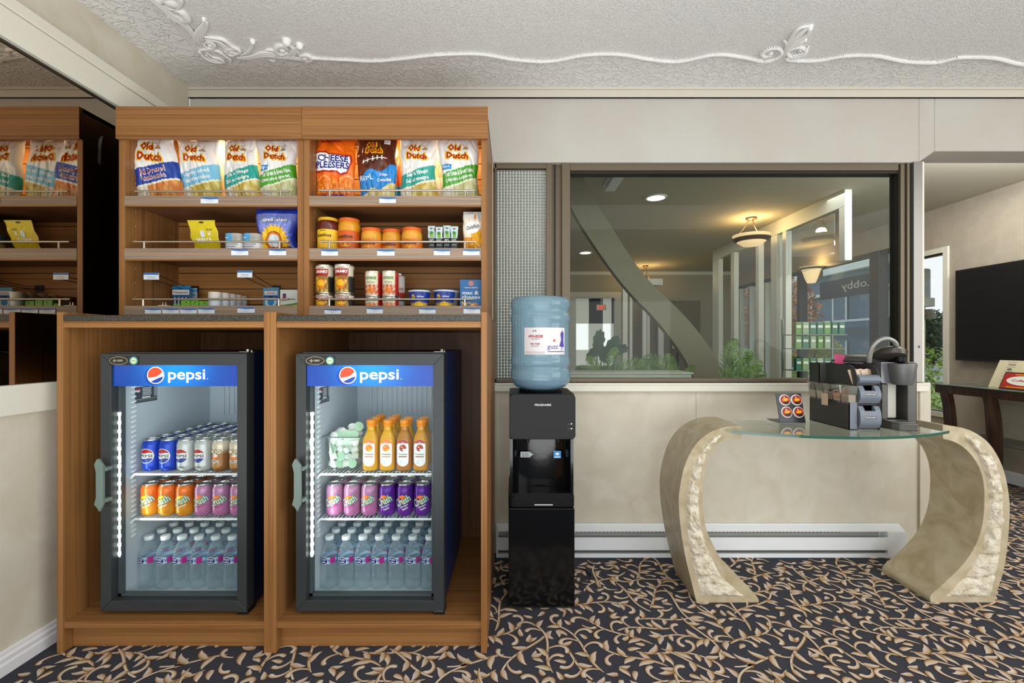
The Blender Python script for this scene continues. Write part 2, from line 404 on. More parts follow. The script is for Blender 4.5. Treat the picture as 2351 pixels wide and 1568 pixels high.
YB = YW+.16                                  # far face of the back wall
XO = 2.165                                   # where the wall ends at the lounge opening
bw = MB()
bw.box(XL, X(2127, YW), YW, YB, 0, .885); struct(bw.build('wall_back', paper), 'low wallpapered wall under the window')
hd = MB(); hd.box(XL, X(2110, YW), YW, YB, 2.058, ZC); hd.prism([(X(2110, YW), 2.058), (X(2146, YW), 2.117), (X(2146, YW), ZC), (X(2110, YW), ZC)], YW, YB, 'y')
hd.box(X(2146, YW), 5.2, YW, YB, 2.117, ZC)
struct(hd.build('wall_header', stucco, bev=.004), 'pale stucco header over the window and the lounge opening')
struct(MB().box(XL, -.10, YW, YB, .885, 2.058).build('wall_back_left', paper), 'wall behind the snack cabinets')
t = MB(); t.box(XL, 5.2, YW-.012, YW, Z(224, 2.39), ZC); t.box(XL, 5.2, YW-.020, YW, ZC-.012, ZC); t.box(XL, 5.2, YW-.016, YW, Z(224,2.39), Z(224,2.39)+.008)
struct(t.build('trim_3', mat('trim_cream', '#cfc9bb', .5)), 'flat trim board between stucco wall and ceiling')
zs = Z(878, YW); t = MB(); t.box(-.10, X(2122, YW), YW-.030, YW+.03, Z(899, YW-.03), zs); t.box(-.10, X(2122, YW), YW-.034, YW+.03, zs-.012, zs)
struct(t.build('trim_4', cream, bev=.003), 'cream sill cap under the window')
t = MB(); t.box(X(1136, YW), X(1142, YW), YW-.01, YW, .16, zs-.05); t.box(X(1598, YW), X(1604, YW), YW-.004, YW, .16, zs-.05)
t.box(X(2108, YW), X(2127, YW)+.012, YW-.012, YW+.17, 0, zs-.0)
struct(t.build('trim_5', paper), 'narrow seams and end post of the low wall')

# window frames
bronze = mat('bronze_frame', '#6d6150', .42, metal=.35); bronze_d = mat('bronze_frame_dark', '#2d2a25', .5, metal=.3)
y0 = YW+.015; zt, zb = 2.058, zs
def fr(mb, p0, p1, z0, z1, a=y0, b_=None, mi=0): mb.box(X(p0, a), X(p1, a), a, b_ or a+.06, z0, z1, mi)
wf = MB()
zi_t, zi_b = Z(396, y0), Z(869, y0)
fr(wf, 1130, 1256, Z(386, y0), zt); fr(wf, 1130, 1256, zb-.01, zi_b)
fr(wf, 1136, 1140, zb, zt)
fr(wf, 1254, 1267, zb, zt, y0); fr(wf, 1267, 1290, zb, zt, y0+.02, None, 0); fr(wf, 1272, 1276, zb, zt, y0+.012, None, 1); fr(wf, 1290, 1309, zb, zt, y0-.01)
fr(wf, 1309, 2063, Z(391, y0), zt); fr(wf, 1309, 2063, zb-.01, zi_b, y0); fr(wf, 1309, 2063, Z(396,y0), Z(391, y0), y0+.012, None, 1)
fr(wf, 2063, 2068, zb, Z(396,y0), y0+.01, None, 1); fr(wf, 2068, 2078, zb, zt, y0); fr(wf, 2078, 2083, zb, zt, y0+.02, None, 1); fr(wf, 2083, 2089, zb, zt, y0-.01); fr(wf, 2089, 2098, zb, zt, y0+.02, None, 1)
struct(wf.build('window_1', [bronze, bronze_d], bev=.0015), 'bronze aluminium frame of the interior window')
post = mat('grey_metal_post', '#8c8983', .35, metal=.6)
pm = MB(); pm.box(X(2098, y0-.02), X(2118, y0-.02), y0-.02, y0+.13, zb, 2.06); pm.box(X(2118, y0-.02), X(2122, y0-.02), y0-.02, y0+.13, zb, 2.06, 1)
pm.cyl(X(2104, y0), Z(796, y0), y0-.026, y0-.02, .006, 12, 0, 'y')
struct(pm.build('trim_6', [post, cream]), 'grey metal end post of the interior window')
pane = thinglass('window_glass', (.88,.91,.88), .0, ior=1.2)
struct(MB().box(X(1309, y0), X(2066, y0), y0+.035, y0+.041, zi_b, zi_t+.01).build('window_2', pane), 'large clear pane of the interior window')
frost = bpy.data.materials.new('patterned_glass'); frost.use_nodes = True; _n = frost.node_tree; _b = _n.nodes['Principled BSDF']
_b.inputs['Base Color'].default_value = C('#b7c2b8'); _b.inputs['Roughness'].default_value = .25; _b.inputs['Transmission Weight'].default_value = .08
_tc = N(_n, 'ShaderNodeTexCoord'); _mp = N(_n, 'ShaderNodeMapping'); _mp.inputs['Scale'].default_value = (390, 1, 390)
_n.links.new(_tc.outputs['Object'], _mp.inputs[0])
_s = N(_n, 'ShaderNodeSeparateXYZ'); _n.links.new(_mp.outputs[0], _s.inputs[0])
_a = N(_n, 'ShaderNodeMath', operation='SINE'); _c = N(_n, 'ShaderNodeMath', operation='SINE'); _m = N(_n, 'ShaderNodeMath', operation='ADD')
_n.links.new(_s.outputs['X'], _a.inputs[0]); _n.links.new(_s.outputs['Z'], _c.inputs[0]); _n.links.new(_a.outputs[0], _m.inputs[0]); _n.links.new(_c.outputs[0], _m.inputs[1])
_p = N(_n, 'ShaderNodeBump', Strength=1, Distance=.004); _n.links.new(_m.outputs[0], _p.inputs['Height']); _n.links.new(_p.outputs[0], _b.inputs['Normal'])
_r = N(_n, 'ShaderNodeValToRGB'); _r.color_ramp.elements[0].position = .0; _r.color_ramp.elements[0].color = C('#cdd6cc'); _r.color_ramp.elements[1].position = .9; _r.color_ramp.elements[1].color = C('#f6faf4')
_h = N(_n, 'ShaderNodeMath', operation='MULTIPLY'); _h.inputs[1].default_value = .5; _n.links.new(_m.outputs[0], _h.inputs[0]); _n.links.new(_h.outputs[0], _r.inputs[0]); _n.links.new(_r.outputs[0], _b.inputs['Base Color'])
struct(MB().box(X(1140, y0), X(1254, y0), y0+.02, y0+.026, zi_b, Z(388, y0)).build('window_3', frost), 'narrow pane of square-patterned privacy glass')

# baseboard heater
ht = empty('baseboard_heater', (X(1620, 2.37), 2.37, 0), 'long white electric baseboard heater along the wall under the window', 'heater')
hx0, hx1 = X(1139, 2.335), X(2085, 2.335); hm = mat('heater_white', '#e9edf0', .35)
h = MB(); h.box(hx0, hx1, 2.388, 2.398, .02, .158); h.prism([(2.352,.134),(2.398,.158),(2.398,.152),(2.354,.129)], hx0, hx1, 'x')
h.prism([(2.337,.042),(2.343,.038),(2.347,.102),(2.339,.107)], hx0, hx1, 'x')
h.box(hx0, hx1, 2.340, 2.398, .002, .022); h.box(hx0, hx0+.01, 2.342, 2.398, .005, .15); h.box(hx1-.10, hx1, 2.338, 2.398, .01, .132)
h.build('housing', hm, ht, True)
MB().box(hx0+.012, hx1-.122, 2.372, 2.386, .09, .135).build('vent_strip', mat('heater_grey', '#a9a9a6', .4, metal=.3), ht, True)
hl = MB()
for i in range(90): hl.box(hx0+.05+i*.0195, hx0+.055+i*.0195, 2.3705, 2.373, .117, .121)
hl.build('vent_hole', mat('black_hole', '#191919', .8), ht, True)['kind'] = 'stuff'
MB().box(hx0+.012, hx1-.102, 2.352, 2.384, .022, .042).build('lower_grille', mat('heater_dark', '#5b5a55', .6), ht, True)

# plaster ceiling ornament and rope
plast = mat('plaster_white', '#efeeea', .6)
def cp(px, py): d = (ZC-HC)*F/(HY-py); return (X(px, d), d)
def rope(pts, name, r=.0085, step=.0075):
    P2 = [Vector((*cp(*p), ZC-.004)) for p in pts]; path = []
    for i in range(len(P2)-1):
        p0, p1, p2, p3 = P2[max(i-1, 0)], P2[i], P2[i+1], P2[min(i+2, len(P2)-1)]
        n = max(2, int((p2-p1).length/step))
        for k in range(n):
            t = k/n; path.append(.5*((2*p1)+(p2-p0)*t+(2*p0-5*p1+4*p2-p3)*t*t+(3*p1-p0-3*p2+p3)*t**3))
    m = MB(); n = len(path)
    for i in range(n-1):
        t = (path[min(i+1, n-1)]-path[max(i-1, 0)]).normalized(); b_ = Vector((-t.y, t.x, 0))
        c = path[i]; a = (t*.75+b_*.65).normalized(); L = r*1.15
        m.tube([c-a*L+Vector((0,0,.004)), c-a*L*.6-Vector((0,0,.003)), c-Vector((0,0,.006)), c+a*L*.6-Vector((0,0,.003)), c+a*L+Vector((0,0,.004))], [.002, .0042, .0048, .0042, .002], 6)
    return m
rp = rope([(715,130),(790,134),(860,137),(930,131),(1000,123),(1100,121),(1180,134),(1260,138),(1340,124),(1420,122),(1500,135),(1560,138),(1640,123),(1700,128),(1752,138),(1778,133),(1795,120),(1788,109),(1765,110),(1750,122),(1757,127),(1775,122)], 'r')
rp2 = rope([(1852,108),(1845,122),(1820,128),(1808,120),(1815,110),(1838,106),(1850,116),(1830,122),(1806,132),(1830,137),(1880,136),(1940,126),(2010,126),(2080,139),(2150,141),(2200,130),(2280,131),(2351,146),(2460,150),(2560,136),(2660,150),(2780,138)], 'r')
rp.add(rp2.v, rp2.f)
o = empty('rope_moulding', (.9, 2.12, ZC), 'twisted white plaster rope running in waves along the ceiling near the back wall', 'moulding')
rp.build('rope', plast, o, True, smooth=40)
def rib(m, pts, r0, r1, zz=.006, flat=.8):
    P2 = [Vector((*cp(*p), ZC-zz)) for p in pts]; path = []
    for i in range(len(P2)-1):
        p0, p1, p2, p3 = P2[max(i-1, 0)], P2[i], P2[i+1], P2[min(i+2, len(P2)-1)]
        for k in range(6):
            t = k/6; path.append(.5*((2*p1)+(p2-p0)*t+(2*p0-5*p1+4*p2-p3)*t*t+(3*p1-p0-3*p2+p3)*t**3))
    path.append(P2[-1]); n = len(path)
    m.tube(path, [r0+(r1-r0)*abs(math.sin(PI*(.12+.8*i/(n-1)))) for i in range(n)], 8, flat=flat)
def blob(m, px, py, r, h): x, y = cp(px, py); m.lathe([(r, 0), (r*.96, -h*.4), (r*.72, -h*.8), (r*.3, -h), (0, -h*1.03)], x, y, ZC+.001, 14)
orn = MB()
for off in (0, 4, 8):
    rib(orn, [(345-off*.3, -14+off*.8), (372, 8+off), (395-off*.2, 28+off*1.1), (420, 45+off), (440, 68+off*.7), (452, 88), (470, 100)], .004, .009)
rib(orn, [(368,4),(378,-8),(398,-14),(412,-4),(408,12),(392,16),(380,8)], .006, .014)
blob(orn, 393, 3, .03, .02)
rib(orn, [(400,22),(412,20),(424,32),(428,42),(418,42),(406,32)], .006, .018)
rib(orn, [(386,38),(392,36),(400,44),(402,50)], .004, .008)
for k in range(5): rib(orn, [(448+k*5,98-k*1.2),(446+k*4.5,80-k*2),(452+k*4,64-k*3),(466+k*1.2,48-k*2)], .002, .005, .010)
rib(orn, [(466,42),(474,50),(471,66),(466,78)], .004, .009); blob(orn, 468, 42, .008, .016)
rib(orn, [(470,82),(490,84),(512,88),(530,102),(548,112),(545,120),(525,112),(505,98)], .005, .011); rib(orn, [(470,88),(500,92),(520,104),(540,118)], .003, .008)
rib(orn, [(472,95),(482,93),(492,100),(488,108),(475,106),(468,98)], .004, .010); blob(orn, 482, 101, .012, .014)
rib(orn, [(458,112),(476,110),(500,114),(515,124),(528,134),(528,142)], .004, .009)
rib(orn, [(458,116),(468,128),(488,138),(512,140),(505,132),(488,128),(476,118)], .004, .009)
rib(orn, [(474,124),(486,134),(504,136)], .003, .007)
rib(orn, [(545,120),(532,124),(520,118),(522,110),(534,110),(540,117)], .004, .010); blob(orn, 529, 117, .012, .014)
for k in range(5): rib(orn, [(553+k*4,122-k*.5),(562+k*3.5,118-k*2),(572+k*2,108-k*2),(578,98-k*2)], .002, .0045, .010)
blob(orn, 580, 92, .012, .020)
for off in (0, 5, 10): rib(orn, [(545,131-off*.2),(575,131-off*.5),(605,125-off*.8),(635,127-off*.7),(665,131-off*.5),(700,136-off*.3)], .003, .008)
rib(orn, [(610,112),(625,112),(638,122),(630,126)], .004, .010); rib(orn, [(618,134),(630,138),(630,132)], .003, .006)
rib(orn, [(662,118),(646,122),(634,114),(637,104),(650,102),(660,110)], .005, .013); blob(orn, 648, 113, .016, .016)
blob(orn, 658, 92, .020, .028); blob(orn, 688, 102, .016, .024)
for k in range(5): rib(orn, [(664+k*3,122),(668+k*3.5,114-k),(674+k*3,106-k),(682+k*2,104-k)], .002, .005, .012)
rib(orn, [(660,96),(668,104),(680,112),(686,122)], .005, .010)
rib(orn, [(688,126),(705,124),(714,132),(708,138),(696,134)], .005, .012); blob(orn, 700, 131, .016, .016)
o = empty('corner_ornament', (-1.3, 2.0, ZC), 'white plaster acanthus scroll moulding in the left corner of the ceiling', 'moulding')
orn.build('scrollwork', plast, o, True, smooth=60)
orn = MB()
for k in (-1, 0, 1):
    rib(orn, [(1800,124),(1812+k*4,104+k*2),(1828+k*8,84+k*5),(1845+k*10,68+k*6),(1858,60+k*3)], .004, .013 if k == 0 else .010)
rib(orn, [(1806,112),(1806,98),(1801,90)], .004, .008); rib(orn, [(1822,106),(1838,96),(1848,90)], .004, .008)
blob(orn, 1860, 60, .012, .022); blob(orn, 1849, 90, .007, .014); blob(orn, 1838, 113, .010, .014); blob(orn, 1770, 121, .010, .014)
o = empty('leaf_ornament', (1.3, 2.05, ZC), 'white plaster leaf and loop moulding rising from the ceiling rope', 'moulding')
orn.build('scrollwork', plast, o, True, smooth=60)
# ---------------------------------------------------------------- wood cabinets
wv, wh, wy = wood('wood_vertical', 'z'), wood('wood_horizontal', 'x'), wood('wood_depth', 'y')
wdk = wood('wood_back_panel', 'x', ('#3f2a1c', '#5b3f2b', '#6a4b34'))
granite = mat('granite', '#4a4b45', .3); mottle(granite, '#191915', '#403f37', 160, 5)
lipm = mat('shelf_edge', '#a18974', .45); mottle(lipm, '#8a7562', '#a08b78', 3, 3, (1, 1, 60))
underm = wood('shelf_under', 'x', ('#5a3a24', '#6e4a30', '#7b5538'))
steel = mat('brushed_steel', '#b9b2a6', .3, metal=.9)
tagw, tagb, black = mat('tag_white', '#e4e9ee', .4), mat('tag_blue', '#3f6ea6', .4), mat('black_plastic', '#17181a', .35)
DL, DU, DB = 1.619, 1.875, 2.18
Z_LT = 1.2146
def lower(x0, x1, side):
    o = empty('cooler_cabinet', ((x0+x1)/2, DL, 0), f'open wood-grain base cabinet with dark stone top around the {side} drinks cooler', 'cabinet', 'wood-grain cooler cabinets')
    pt = .0215
    for xa, xb in ((x0, x0+pt), (x1-pt, x1)): MB().box(xa, xb, DL, YW-.012, 0, Z_LT).build('side_panel', wv, o, True, bev=.0012)
    MB().box(x0+pt, x1-pt, 2.34, 2.352, .11, 1.18).build('back_panel', wood('wood_niche', 'z', ('#4a2f1b', '#684527', '#775232')), o, True)
    MB().box(x0+pt, x1-pt, DL+.003, 2.34, .087, .110).build('bottom_shelf', wh, o, True, bev=.001)
    MB().box(x0+pt, x1-pt, 1.659, 1.675, 0, .087).build('toe_kick', wh, o, True)
    MB().box(x0+pt, x1-pt, DL+.003, 2.34, 1.159, 1.181).build('top_rail', wh, o, True, bev=.001)
    MB().box(x0+pt, x1-pt, DL+.001, 2.35, 1.1815, 1.2035).build('countertop', granite, o, True, bev=.002)
    return o
lower(X(130, DL), X(619.6, DL), 'left'); lower(X(620, DL), X(1118, DL), 'right')
S1, S2, S3 = 1.700, 1.487, 1.250
LIPS = ((S1, Z(450, DU), Z(471, DU)), (S2, Z(570, DU), Z(595, DU)), (S3, Z(702, DU), 1.2145))
def upper(x0, x1, side, rails, tags):
    o = empty('snack_shelf_unit', ((x0+x1)/2, DU, 1.2155), f'wood-grain snack shelf unit with slat back standing over the {side} drinks cooler', 'shelf unit', 'wood-grain snack shelf units')
    pt = .0235; top = 2.071
    for xa, xb in ((x0, x0+pt), (x1-pt, x1)):
        p = MB().box(xa, xb, DU, YW-.004, 1.2155, top); p.build('side_panel', wv, o, True, bev=.001)
    pins = MB()
    for z in [1.30+.06*i for i in range(11)]:
        for y in (1.93, 2.13): pins.cyl(y, z, x0+pt, x0+pt+.001, .0025, 8, 0, 'x')
    pins.build('pin_hole', mat('pin_pale', '#c9a57e', .5), o, True)['kind'] = 'stuff'
    s = MB(); zz = 1.2155
    while zz < top-.02:
        s.box(x0+pt, x1-pt, DB, DB+.012, zz, min(zz+.071, top-.02), 0); zz += .075
    s.box(x0+pt, x1-pt, DB+.012, DB+.02, 1.2155, top-.02, 1); s.build('slat_back', [wood('wood_slat', 'x', ('#86592f', '#a8743e', '#b9864d')), black], o, True)
    MB().box(x0, x1, DU, YW-.004, top-.018, top).build('top_panel', wh, o, True)
    MB().box(x0 if side == 'left' else x0-.0, x1+(.004 if side == 'right' else 0), 1.859, DU-.0005, 1.940, top+.0005).build('header_board', wh, o, True, bev=.001)
    gl = MB(); gl.box(x0+.05, x1-.05, 2.02, 2.045, 2.035, 2.05); gl.build('light_strip', mat('led_warm', '#ffd9a0', emit=3), o, True)
    for i, (zs_, z1, z0) in enumerate(LIPS):
        sh = MB(); sh.box(x0+pt+.001, x1-pt-.001, DU+.008, DB-.001, zs_-.018, zs_); s_ = sh.build('shelf', underm, o, True)
        lip = MB(); lip.box(x0+pt+.0005, x1-pt-.0005, DU-.001, DU+.007, z0, z1); lip.box(x0+pt+.0005, x1-pt-.0005, DU-.002, DU+.007, z0-.006, z0, 1) if i < 2 else None
        l_ = lip.build('edge_strip', [lipm, wh], s_, False); l_.location = -o.location; 
        ra, rb, rz, pa, pb = rails[i]
        r = MB(); d = DU+.004; r.cyl(d, Z(rz, d), X(ra, d), X(rb, d), .0042, 12, 0, 'x')
        for p in (pa, pb): r.cyl(X(p, d), d, z1-.004, Z(rz, d), .0042, 10)
        r_ = r.build('guard_rail', steel, s_, False, smooth=40); r_.location = -o.location
        for (a, b, c, e) in tags[i]:
            d = DU-.0022; t = MB(); t.box(X(a, d), X(b, d), d-.0008, d, Z(e, d), Z(c, d), 0)
            f = front(0, d-.001, 0); w_ = X(b, d)-X(a, d); zc = Z(c, d); h_ = zc-Z(e, d)
            t.shape([(X(a, d), zc), (X(b, d), zc), (X(b, d), zc-h_*.30), (X(a, d)+w_*.5, zc-h_*.36), (X(a, d), zc-h_*.22)], f, 1)
            for q, yy in ((.5, .52), (.28, .72)): t.rect(X(a, d)+w_*(.5-q/2), X(a, d)+w_*(.5+q/2), zc-h_*yy-.0006, zc-h_*yy+.0006, f, 2)
            t_ = t.build('price_tag', [tagw, tagb, mat('tag_grey', '#9aa3ad', .5)], s_, False, norm=False); t_.location = -o.location
    return o
xm = X(692.3, 1.859)
upper(-1.620, xm-.0005, 'left', ((310,665,439,333,644), (307,664,555,331,642), (305,662,687,329,640)),
      (((461,501,453,467),), ((531,570,572,586),(618,657,572,586)), ((333,370,708,720),(373,411,708,720),(413,452,708,720),(455,493,707,720),(545,585,705,718))))
upper(xm+.0005, X(1118, 1.875), 'right', ((733,1090,437,757,1068), (733,1091,555,756,1067), (732,1088,687,756,1067)),
      (((871,909,453,466),), ((738,776,573,587),(866,906,573,587),(996,1033,573,586),(1063,1101,573,586)), ((745,783,709,721),(842,879,706,720),(962,1000,707,720),(1064,1102,706,720))))
for x, nm in ((-1.24, 'left'), (-.475, 'right')):
    area('shelf_led_'+nm, (x, 2.03, 2.03), (math.radians(18), 0, 0), .66, .025, 3.6, (1,.72,.38))

# ---------------------------------------------------------------- coolers
fr_m = mat('cooler_frame', '#34383a', .42, spec=.4); fr_s = mat('cooler_edge', '#131516', .3); liner = mat('cooler_liner', '#c3cfd6', .4)
blue_b = mat('cooler_side_blue', '#0b3f86', .35); dkb = mat('cooler_side_dark', '#0b1018', .5)
wire = mat('white_wire', '#eef3f4', .35); led_m = mat('led_white', '#f4fff6', emit=4.5); gla = thinglass('cooler_glass', (.97,.985,.985), .0, ior=1.13)
ban = mat('banner_blue', rough=.3, attr=True, emit=.35); banl = mat('banner_light', '#1c8be8', .3, emit=.8); bw_ = mat('banner_white', '#ffffff', .3, emit=.75)
red_ = mat('logo_red', '#e2452a', .3, emit=.5); lblue = mat('logo_blue', '#0c3c9c', .3, emit=.35)
def band(mb, u0, u1, lo, hi, fn, mi=0, n=12, col=None):
    vs = []
    for i in range(n+1):
        u = u0+(u1-u0)*i/n; vs += [fn(u, lo(u)), fn(u, hi(u))]
    mb.add(vs, [(2*i, 2*i+2, 2*i+3, 2*i+1) for i in range(n)], mi, col)
def globe(mb, cx, cy, r, fn, w, rd, bl, rim=None):
    """round red, white and blue emblem with a tilted wave"""
    if rim is not None: mb.disc(cx, cy, r*1.1, r*1.1, fn, rim, n=32)
    c = lambda u: math.sqrt(max(0, r*r-(u-cx)**2))
    f2 = lambda u, v: (lambda p: (p[0], p[1]-.0003, p[2]))(fn(u, v)); f3 = lambda u, v: (lambda p: (p[0], p[1]-.0006, p[2]))(fn(u, v))
    mb.disc(cx, cy, r, r, f2, w, n=32)
    t = lambda u: (u-cx)/r
    band(mb, cx-r, cx+r*.98, lambda u: max(-c(u), min(c(u), r*(-.18+.28*t(u)+.30*t(u)**2+.25*t(u)**3)))+cy, lambda u: c(u)+cy, f3, rd, 20)
    band(mb, cx-r*.98, cx+r, lambda u: -c(u)+cy, lambda u: min(c(u), max(-c(u), r*(-.52+.15*t(u)+.25*math.sin(1.3*t(u)))))+cy, f3, bl, 20)
def cooler(x0, x1, side, gl_px, badge_px, logo_px, txt_px, handle_px, stick):
    d = 1.66; z0, z1 = Z(1404, d), Z(812, d); zb_, zt_ = .11, Z(808, 1.66)
    o = empty('display_cooler', ((x0+x1)/2, d, .11), f'black glass-door drinks cooler with blue lit banner in the {side} cabinet', 'cooler', 'glass-door drinks coolers')
    ix0, ix1 = x0+.042, x1-.040; iz0, iz1 = .148, 1.03; yb = 2.20; yf = 1.715
    b_ = MB(); b_.box(x0+.006, x0+.02, yf, 2.28, z0, zt_, 0); b_.box(x1-.022, x1-.006, yf, 2.28, z0, zt_, 1); b_.box(x0+.02, x1-.022, yf, 2.28, zt_-.02, zt_, 0)
    b_.box(x0+.02, x1-.022, 2.26, 2.28, z0, zt_-.02, 0); b_.box(x0+.02, x1-.022, yf, 2.26, z0, z0+.012, 0)
    b_.build('cabinet_body', [dkb, blue_b if side == 'right' else mat('cooler_side_navy', '#071a38', .4)], o, True)
    l_ = MB(); l_.box(x0+.021, ix0, yf, yb+.02, iz0-.012, iz1+.01); l_.box(ix1, x1-.023, yf, yb+.02, iz0-.012, iz1+.01); l_.box(ix0, ix1, yb, yb+.02, iz0, iz1)
    l_.box(ix0, ix1, yf, yb, iz1, iz1+.01); l_.box(ix0, ix1, yf, yb, iz0-.012, iz0)
    for i in range(16): l_.box(ix0+.06+i*.024, ix0+.072+i*.024, yb-.006, yb, .76, iz1-.002)
    l_.build('liner', liner, o, True, bev=.001)
    tr = MB()
    for k in range(34):
        z = .36+k*.019
        for xa, xb in ((ix0, ix0+.006),):
            tr.prism([(1.745, z), (1.762, z+.004), (1.762, z+.009), (1.745, z+.005)], xa, xb, 'x')
    tr.build('shelf_track', mat('track_white', '#f2f6f6', .3), o, True)['kind'] = 'stuff'
    for zsh in (.607, .435):
        w_ = MB(); w_.cyl(1.745, zsh-.006, ix0+.012, ix1-.006, .0045, 8, 0, 'x'); w_.cyl(yb-.02, zsh-.004, ix0+.012, ix1-.006, .003, 6, 0, 'x'); w_.cyl(1.95, zsh-.006, ix0+.012, ix1-.006, .003, 6, 0, 'x')
        n = 30
        for i in range(n): xx = ix0+.016+(ix1-ix0-.026)*i/(n-1); w_.cyl(xx, zsh-.0025, 1.742, yb-.018, .0017, 6, 0, 'y')
        w_.tube([(ix0+.012, 1.745, zsh-.006), (ix0+.004, 1.742, zsh-.016), (ix0+.0025, 1.742, zsh-.022)], .0045, 6)
        w_.build('wire_shelf', wire, o, True, smooth=40)
    # door
    gx0, gx1 = X(gl_px[0], d), X(gl_px[1], d); gz0, gz1 = Z(1379, d), Z(838, d)
    dr = MB(); y1 = yf-.006
    dr.prism([(x0, z0), (gx0, gz0), (gx0, gz1), (x0, z1)], d, y1, 'y'); dr.prism([(x1, z0), (x1, z1), (gx1, gz1), (gx1, gz0)], d, y1, 'y')
    dr.prism([(x0, z0), (x1, z0), (gx1, gz0), (gx0, gz0)], d, y1, 'y'); dr.prism([(x0, z1), (gx0, gz1), (gx1, gz1), (x1, z1)], d, y1, 'y')
    dr.box(x0+.02, x1-.002, d+.012, y1, z1, z1+.006)
    D_ = dr.build('door', [fr_m], o, True, bev=.0015)
    def sub(mb, name, mats, **k):
        q = mb.build(name, mats, D_, False, **k); q.location = -o.location; return q
    sub(MB().box(gx0-.002, gx1+.002, d+.022, d+.026, gz0-.002, gz1+.002), 'door_glass', gla)
    g = MB(); t_ = .012
    g.box(gx0-.001, gx0+t_, d+.03, y1, gz0, gz1-.08); g.box(gx1-t_, gx1+.001, d+.03, y1, gz0, gz1-.08); g.box(gx0, gx1, d+.03, y1, gz0-.001, gz0+.010)
    sub(g, 'gasket', mat('gasket_grey', '#4c5356', .4))
    # banner
    bz0, bz1 = Z(887, d), gz1; bn = MB(); bn.box(gx0+.001, gx1-.001, d+.008, d+.014, bz0, bz1, 0, C('#0b3f9a')); f = front(0, d+.0075, 0)
    cxl, czl = X(logo_px, d), (bz0+bz1)/2; R = .0285
    bn.grid(lambda u, v: (gx0+.001+(gx1-gx0-.002)*u, d+.0077, bz0+(bz1-bz0)*v), 30, 4, 0, lambda u, v: lerp(C('#083a94'), C('#1490ee'), math.exp(-((u-.5)/.24)**2)*(.55+.45*v)))  # backlight glow put into the colour, brightest in mid-banner
    n = 42; pts = []
    for i in range(n):
        a = 2*PI*i/n; rr = R*(1.22 if i % 2 else 1.10); pts.append((cxl-.007+rr*math.cos(a), czl-.002+rr*math.sin(a)))
    bn.shape(pts, front(0, d+.0070, 0), 4)
    globe(bn, cxl, czl+.001, R, front(0, d+.0066, 0), 2, 3, 4, 2)
    tz = (X(txt_px[1], d)-X(txt_px[0], d))
    bn.text('pepsi', front(0, d+.0055, 0), (X(txt_px[0], d)+X(txt_px[1], d))/2, czl-.002, tz*.97, .049, 2, bold=.012, res=6)
    bn.disc(X(txt_px[1]+4, d), czl-.012, .0018, .0018, front(0, d+.0055, 0), 2, n=8)
    sub(bn, 'banner', [ban, banl, bw_, red_, lblue], norm=False)
    # badge
    bd = MB(); fb = front(0, d-.0022, 0); px0, px1, ov = badge_px; zc = Z(828, d)
    bd.box(X(px0, d), X(px1, d), d-.002, d, Z(838, d), Z(818, d), 0)
    ox = X(ov, d); bd.disc(ox, zc, .0335, .0145, fb, 1, n=36); bd.disc(ox, zc, .0322, .0133, front(0, d-.0024, 0), 0, n=36)
    f4 = front(0, d-.0028, 0); bd.text('QBD', f4, ox+.006, zc, .022, .008, 1, bold=.01)
    bd.disc(ox-.0135, zc, .006, .0035, f4, 1, n=14); bd.disc(ox-.0135, zc, .0045, .0022, front(0, d-.0031, 0), 0, n=14); bd.rect(ox-.0142, ox-.0128, zc-.0065, zc+.0065, front(0, d-.0034, 0), 1)
    gx = X(px1-11, d)
    bd.disc(gx, zc, .0155, .0155, fb, 2, n=28); bd.disc(gx, zc, .013, .013, front(0, d-.0026, 0), 3, n=28); bd.disc(gx, zc, .0095, .0095, f4, 4, n=24); bd.rect(gx-.007, gx+.007, zc-.003, zc+.002, front(0, d-.0031, 0), 3)
    sub(bd, 'badge', [fr_s, mat('badge_silver', '#c9c3a8', .3, metal=.5), mat('badge_blue', '#2b7fb8', .4), mat('badge_green', '#8fc06a', .4), mat('badge_pale', '#dfead9', .4)], norm=False)
    # handle: flat bar, pointed ends, standing off the left edge of the door
    hp = [(0, 0), (8, -14), (17, 0), (22, 14), (22, 96), (14, 113), (8, 122), (0, 108), (4, 90), (4, 24)] 
    hx = handle_px; hd_ = MB(); dd = d-.028
    hd_.prism([(X(hx+a, dd), Z(1066+b2, dd)) for a, b2 in [(0,0),(6,-13),(10,-12),(20,4),(20,90),(12,108),(7,99),(0,92),(4,76),(4,18)]], dd-.006, dd+.004, 'y')
    for zz in (1078, 1150): hd_.box(X(hx+8, dd), X(hx+20, dd)+.006, dd+.003, d+.001, Z(zz+4, dd), Z(zz-4, dd))
    sub(hd_, 'door_handle', mat('handle_grey', '#6d8079', .45), bev=.001)
    lt = MB()
    lt.box(ix0+.001, ix0+.007, y1-.022, y1-.012, Z(1278, 1.69), Z(948, 1.69), 0)
    for k in range(17): zc_ = Z(950+20*k, 1.69); lt.box(ix0+.0, ix0+.009, y1-.024, y1-.012, zc_-.006, zc_+.006, 1)
    sub(lt, 'light_strip', [mat('led_tube', '#dff0e6', emit=2.2), led_m])
    # hinges, feet
    h = MB(); h.box(x1-.040, x1+.002, d+.004, d+.06, .1105, .124); h.box(x1-.03, x1, d-.002, d+.05, z0-.004, z0+.004); h.build('hinge_foot', fr_s, o, True, bev=.004)
    h = MB(); h.box(x1-.04, x1-.004, d+.02, d+.06, z1, z1+.008); h.cyl(x1-.012, d+.03, z1+.004, z1+.016, .006, 8); h.cyl(x1-.004, d+.04, z1+.002, z1+.012, .004, 8); h.build('top_hinge', mat('hinge_metal', '#8a8a88', .3, metal=.8), o, True)
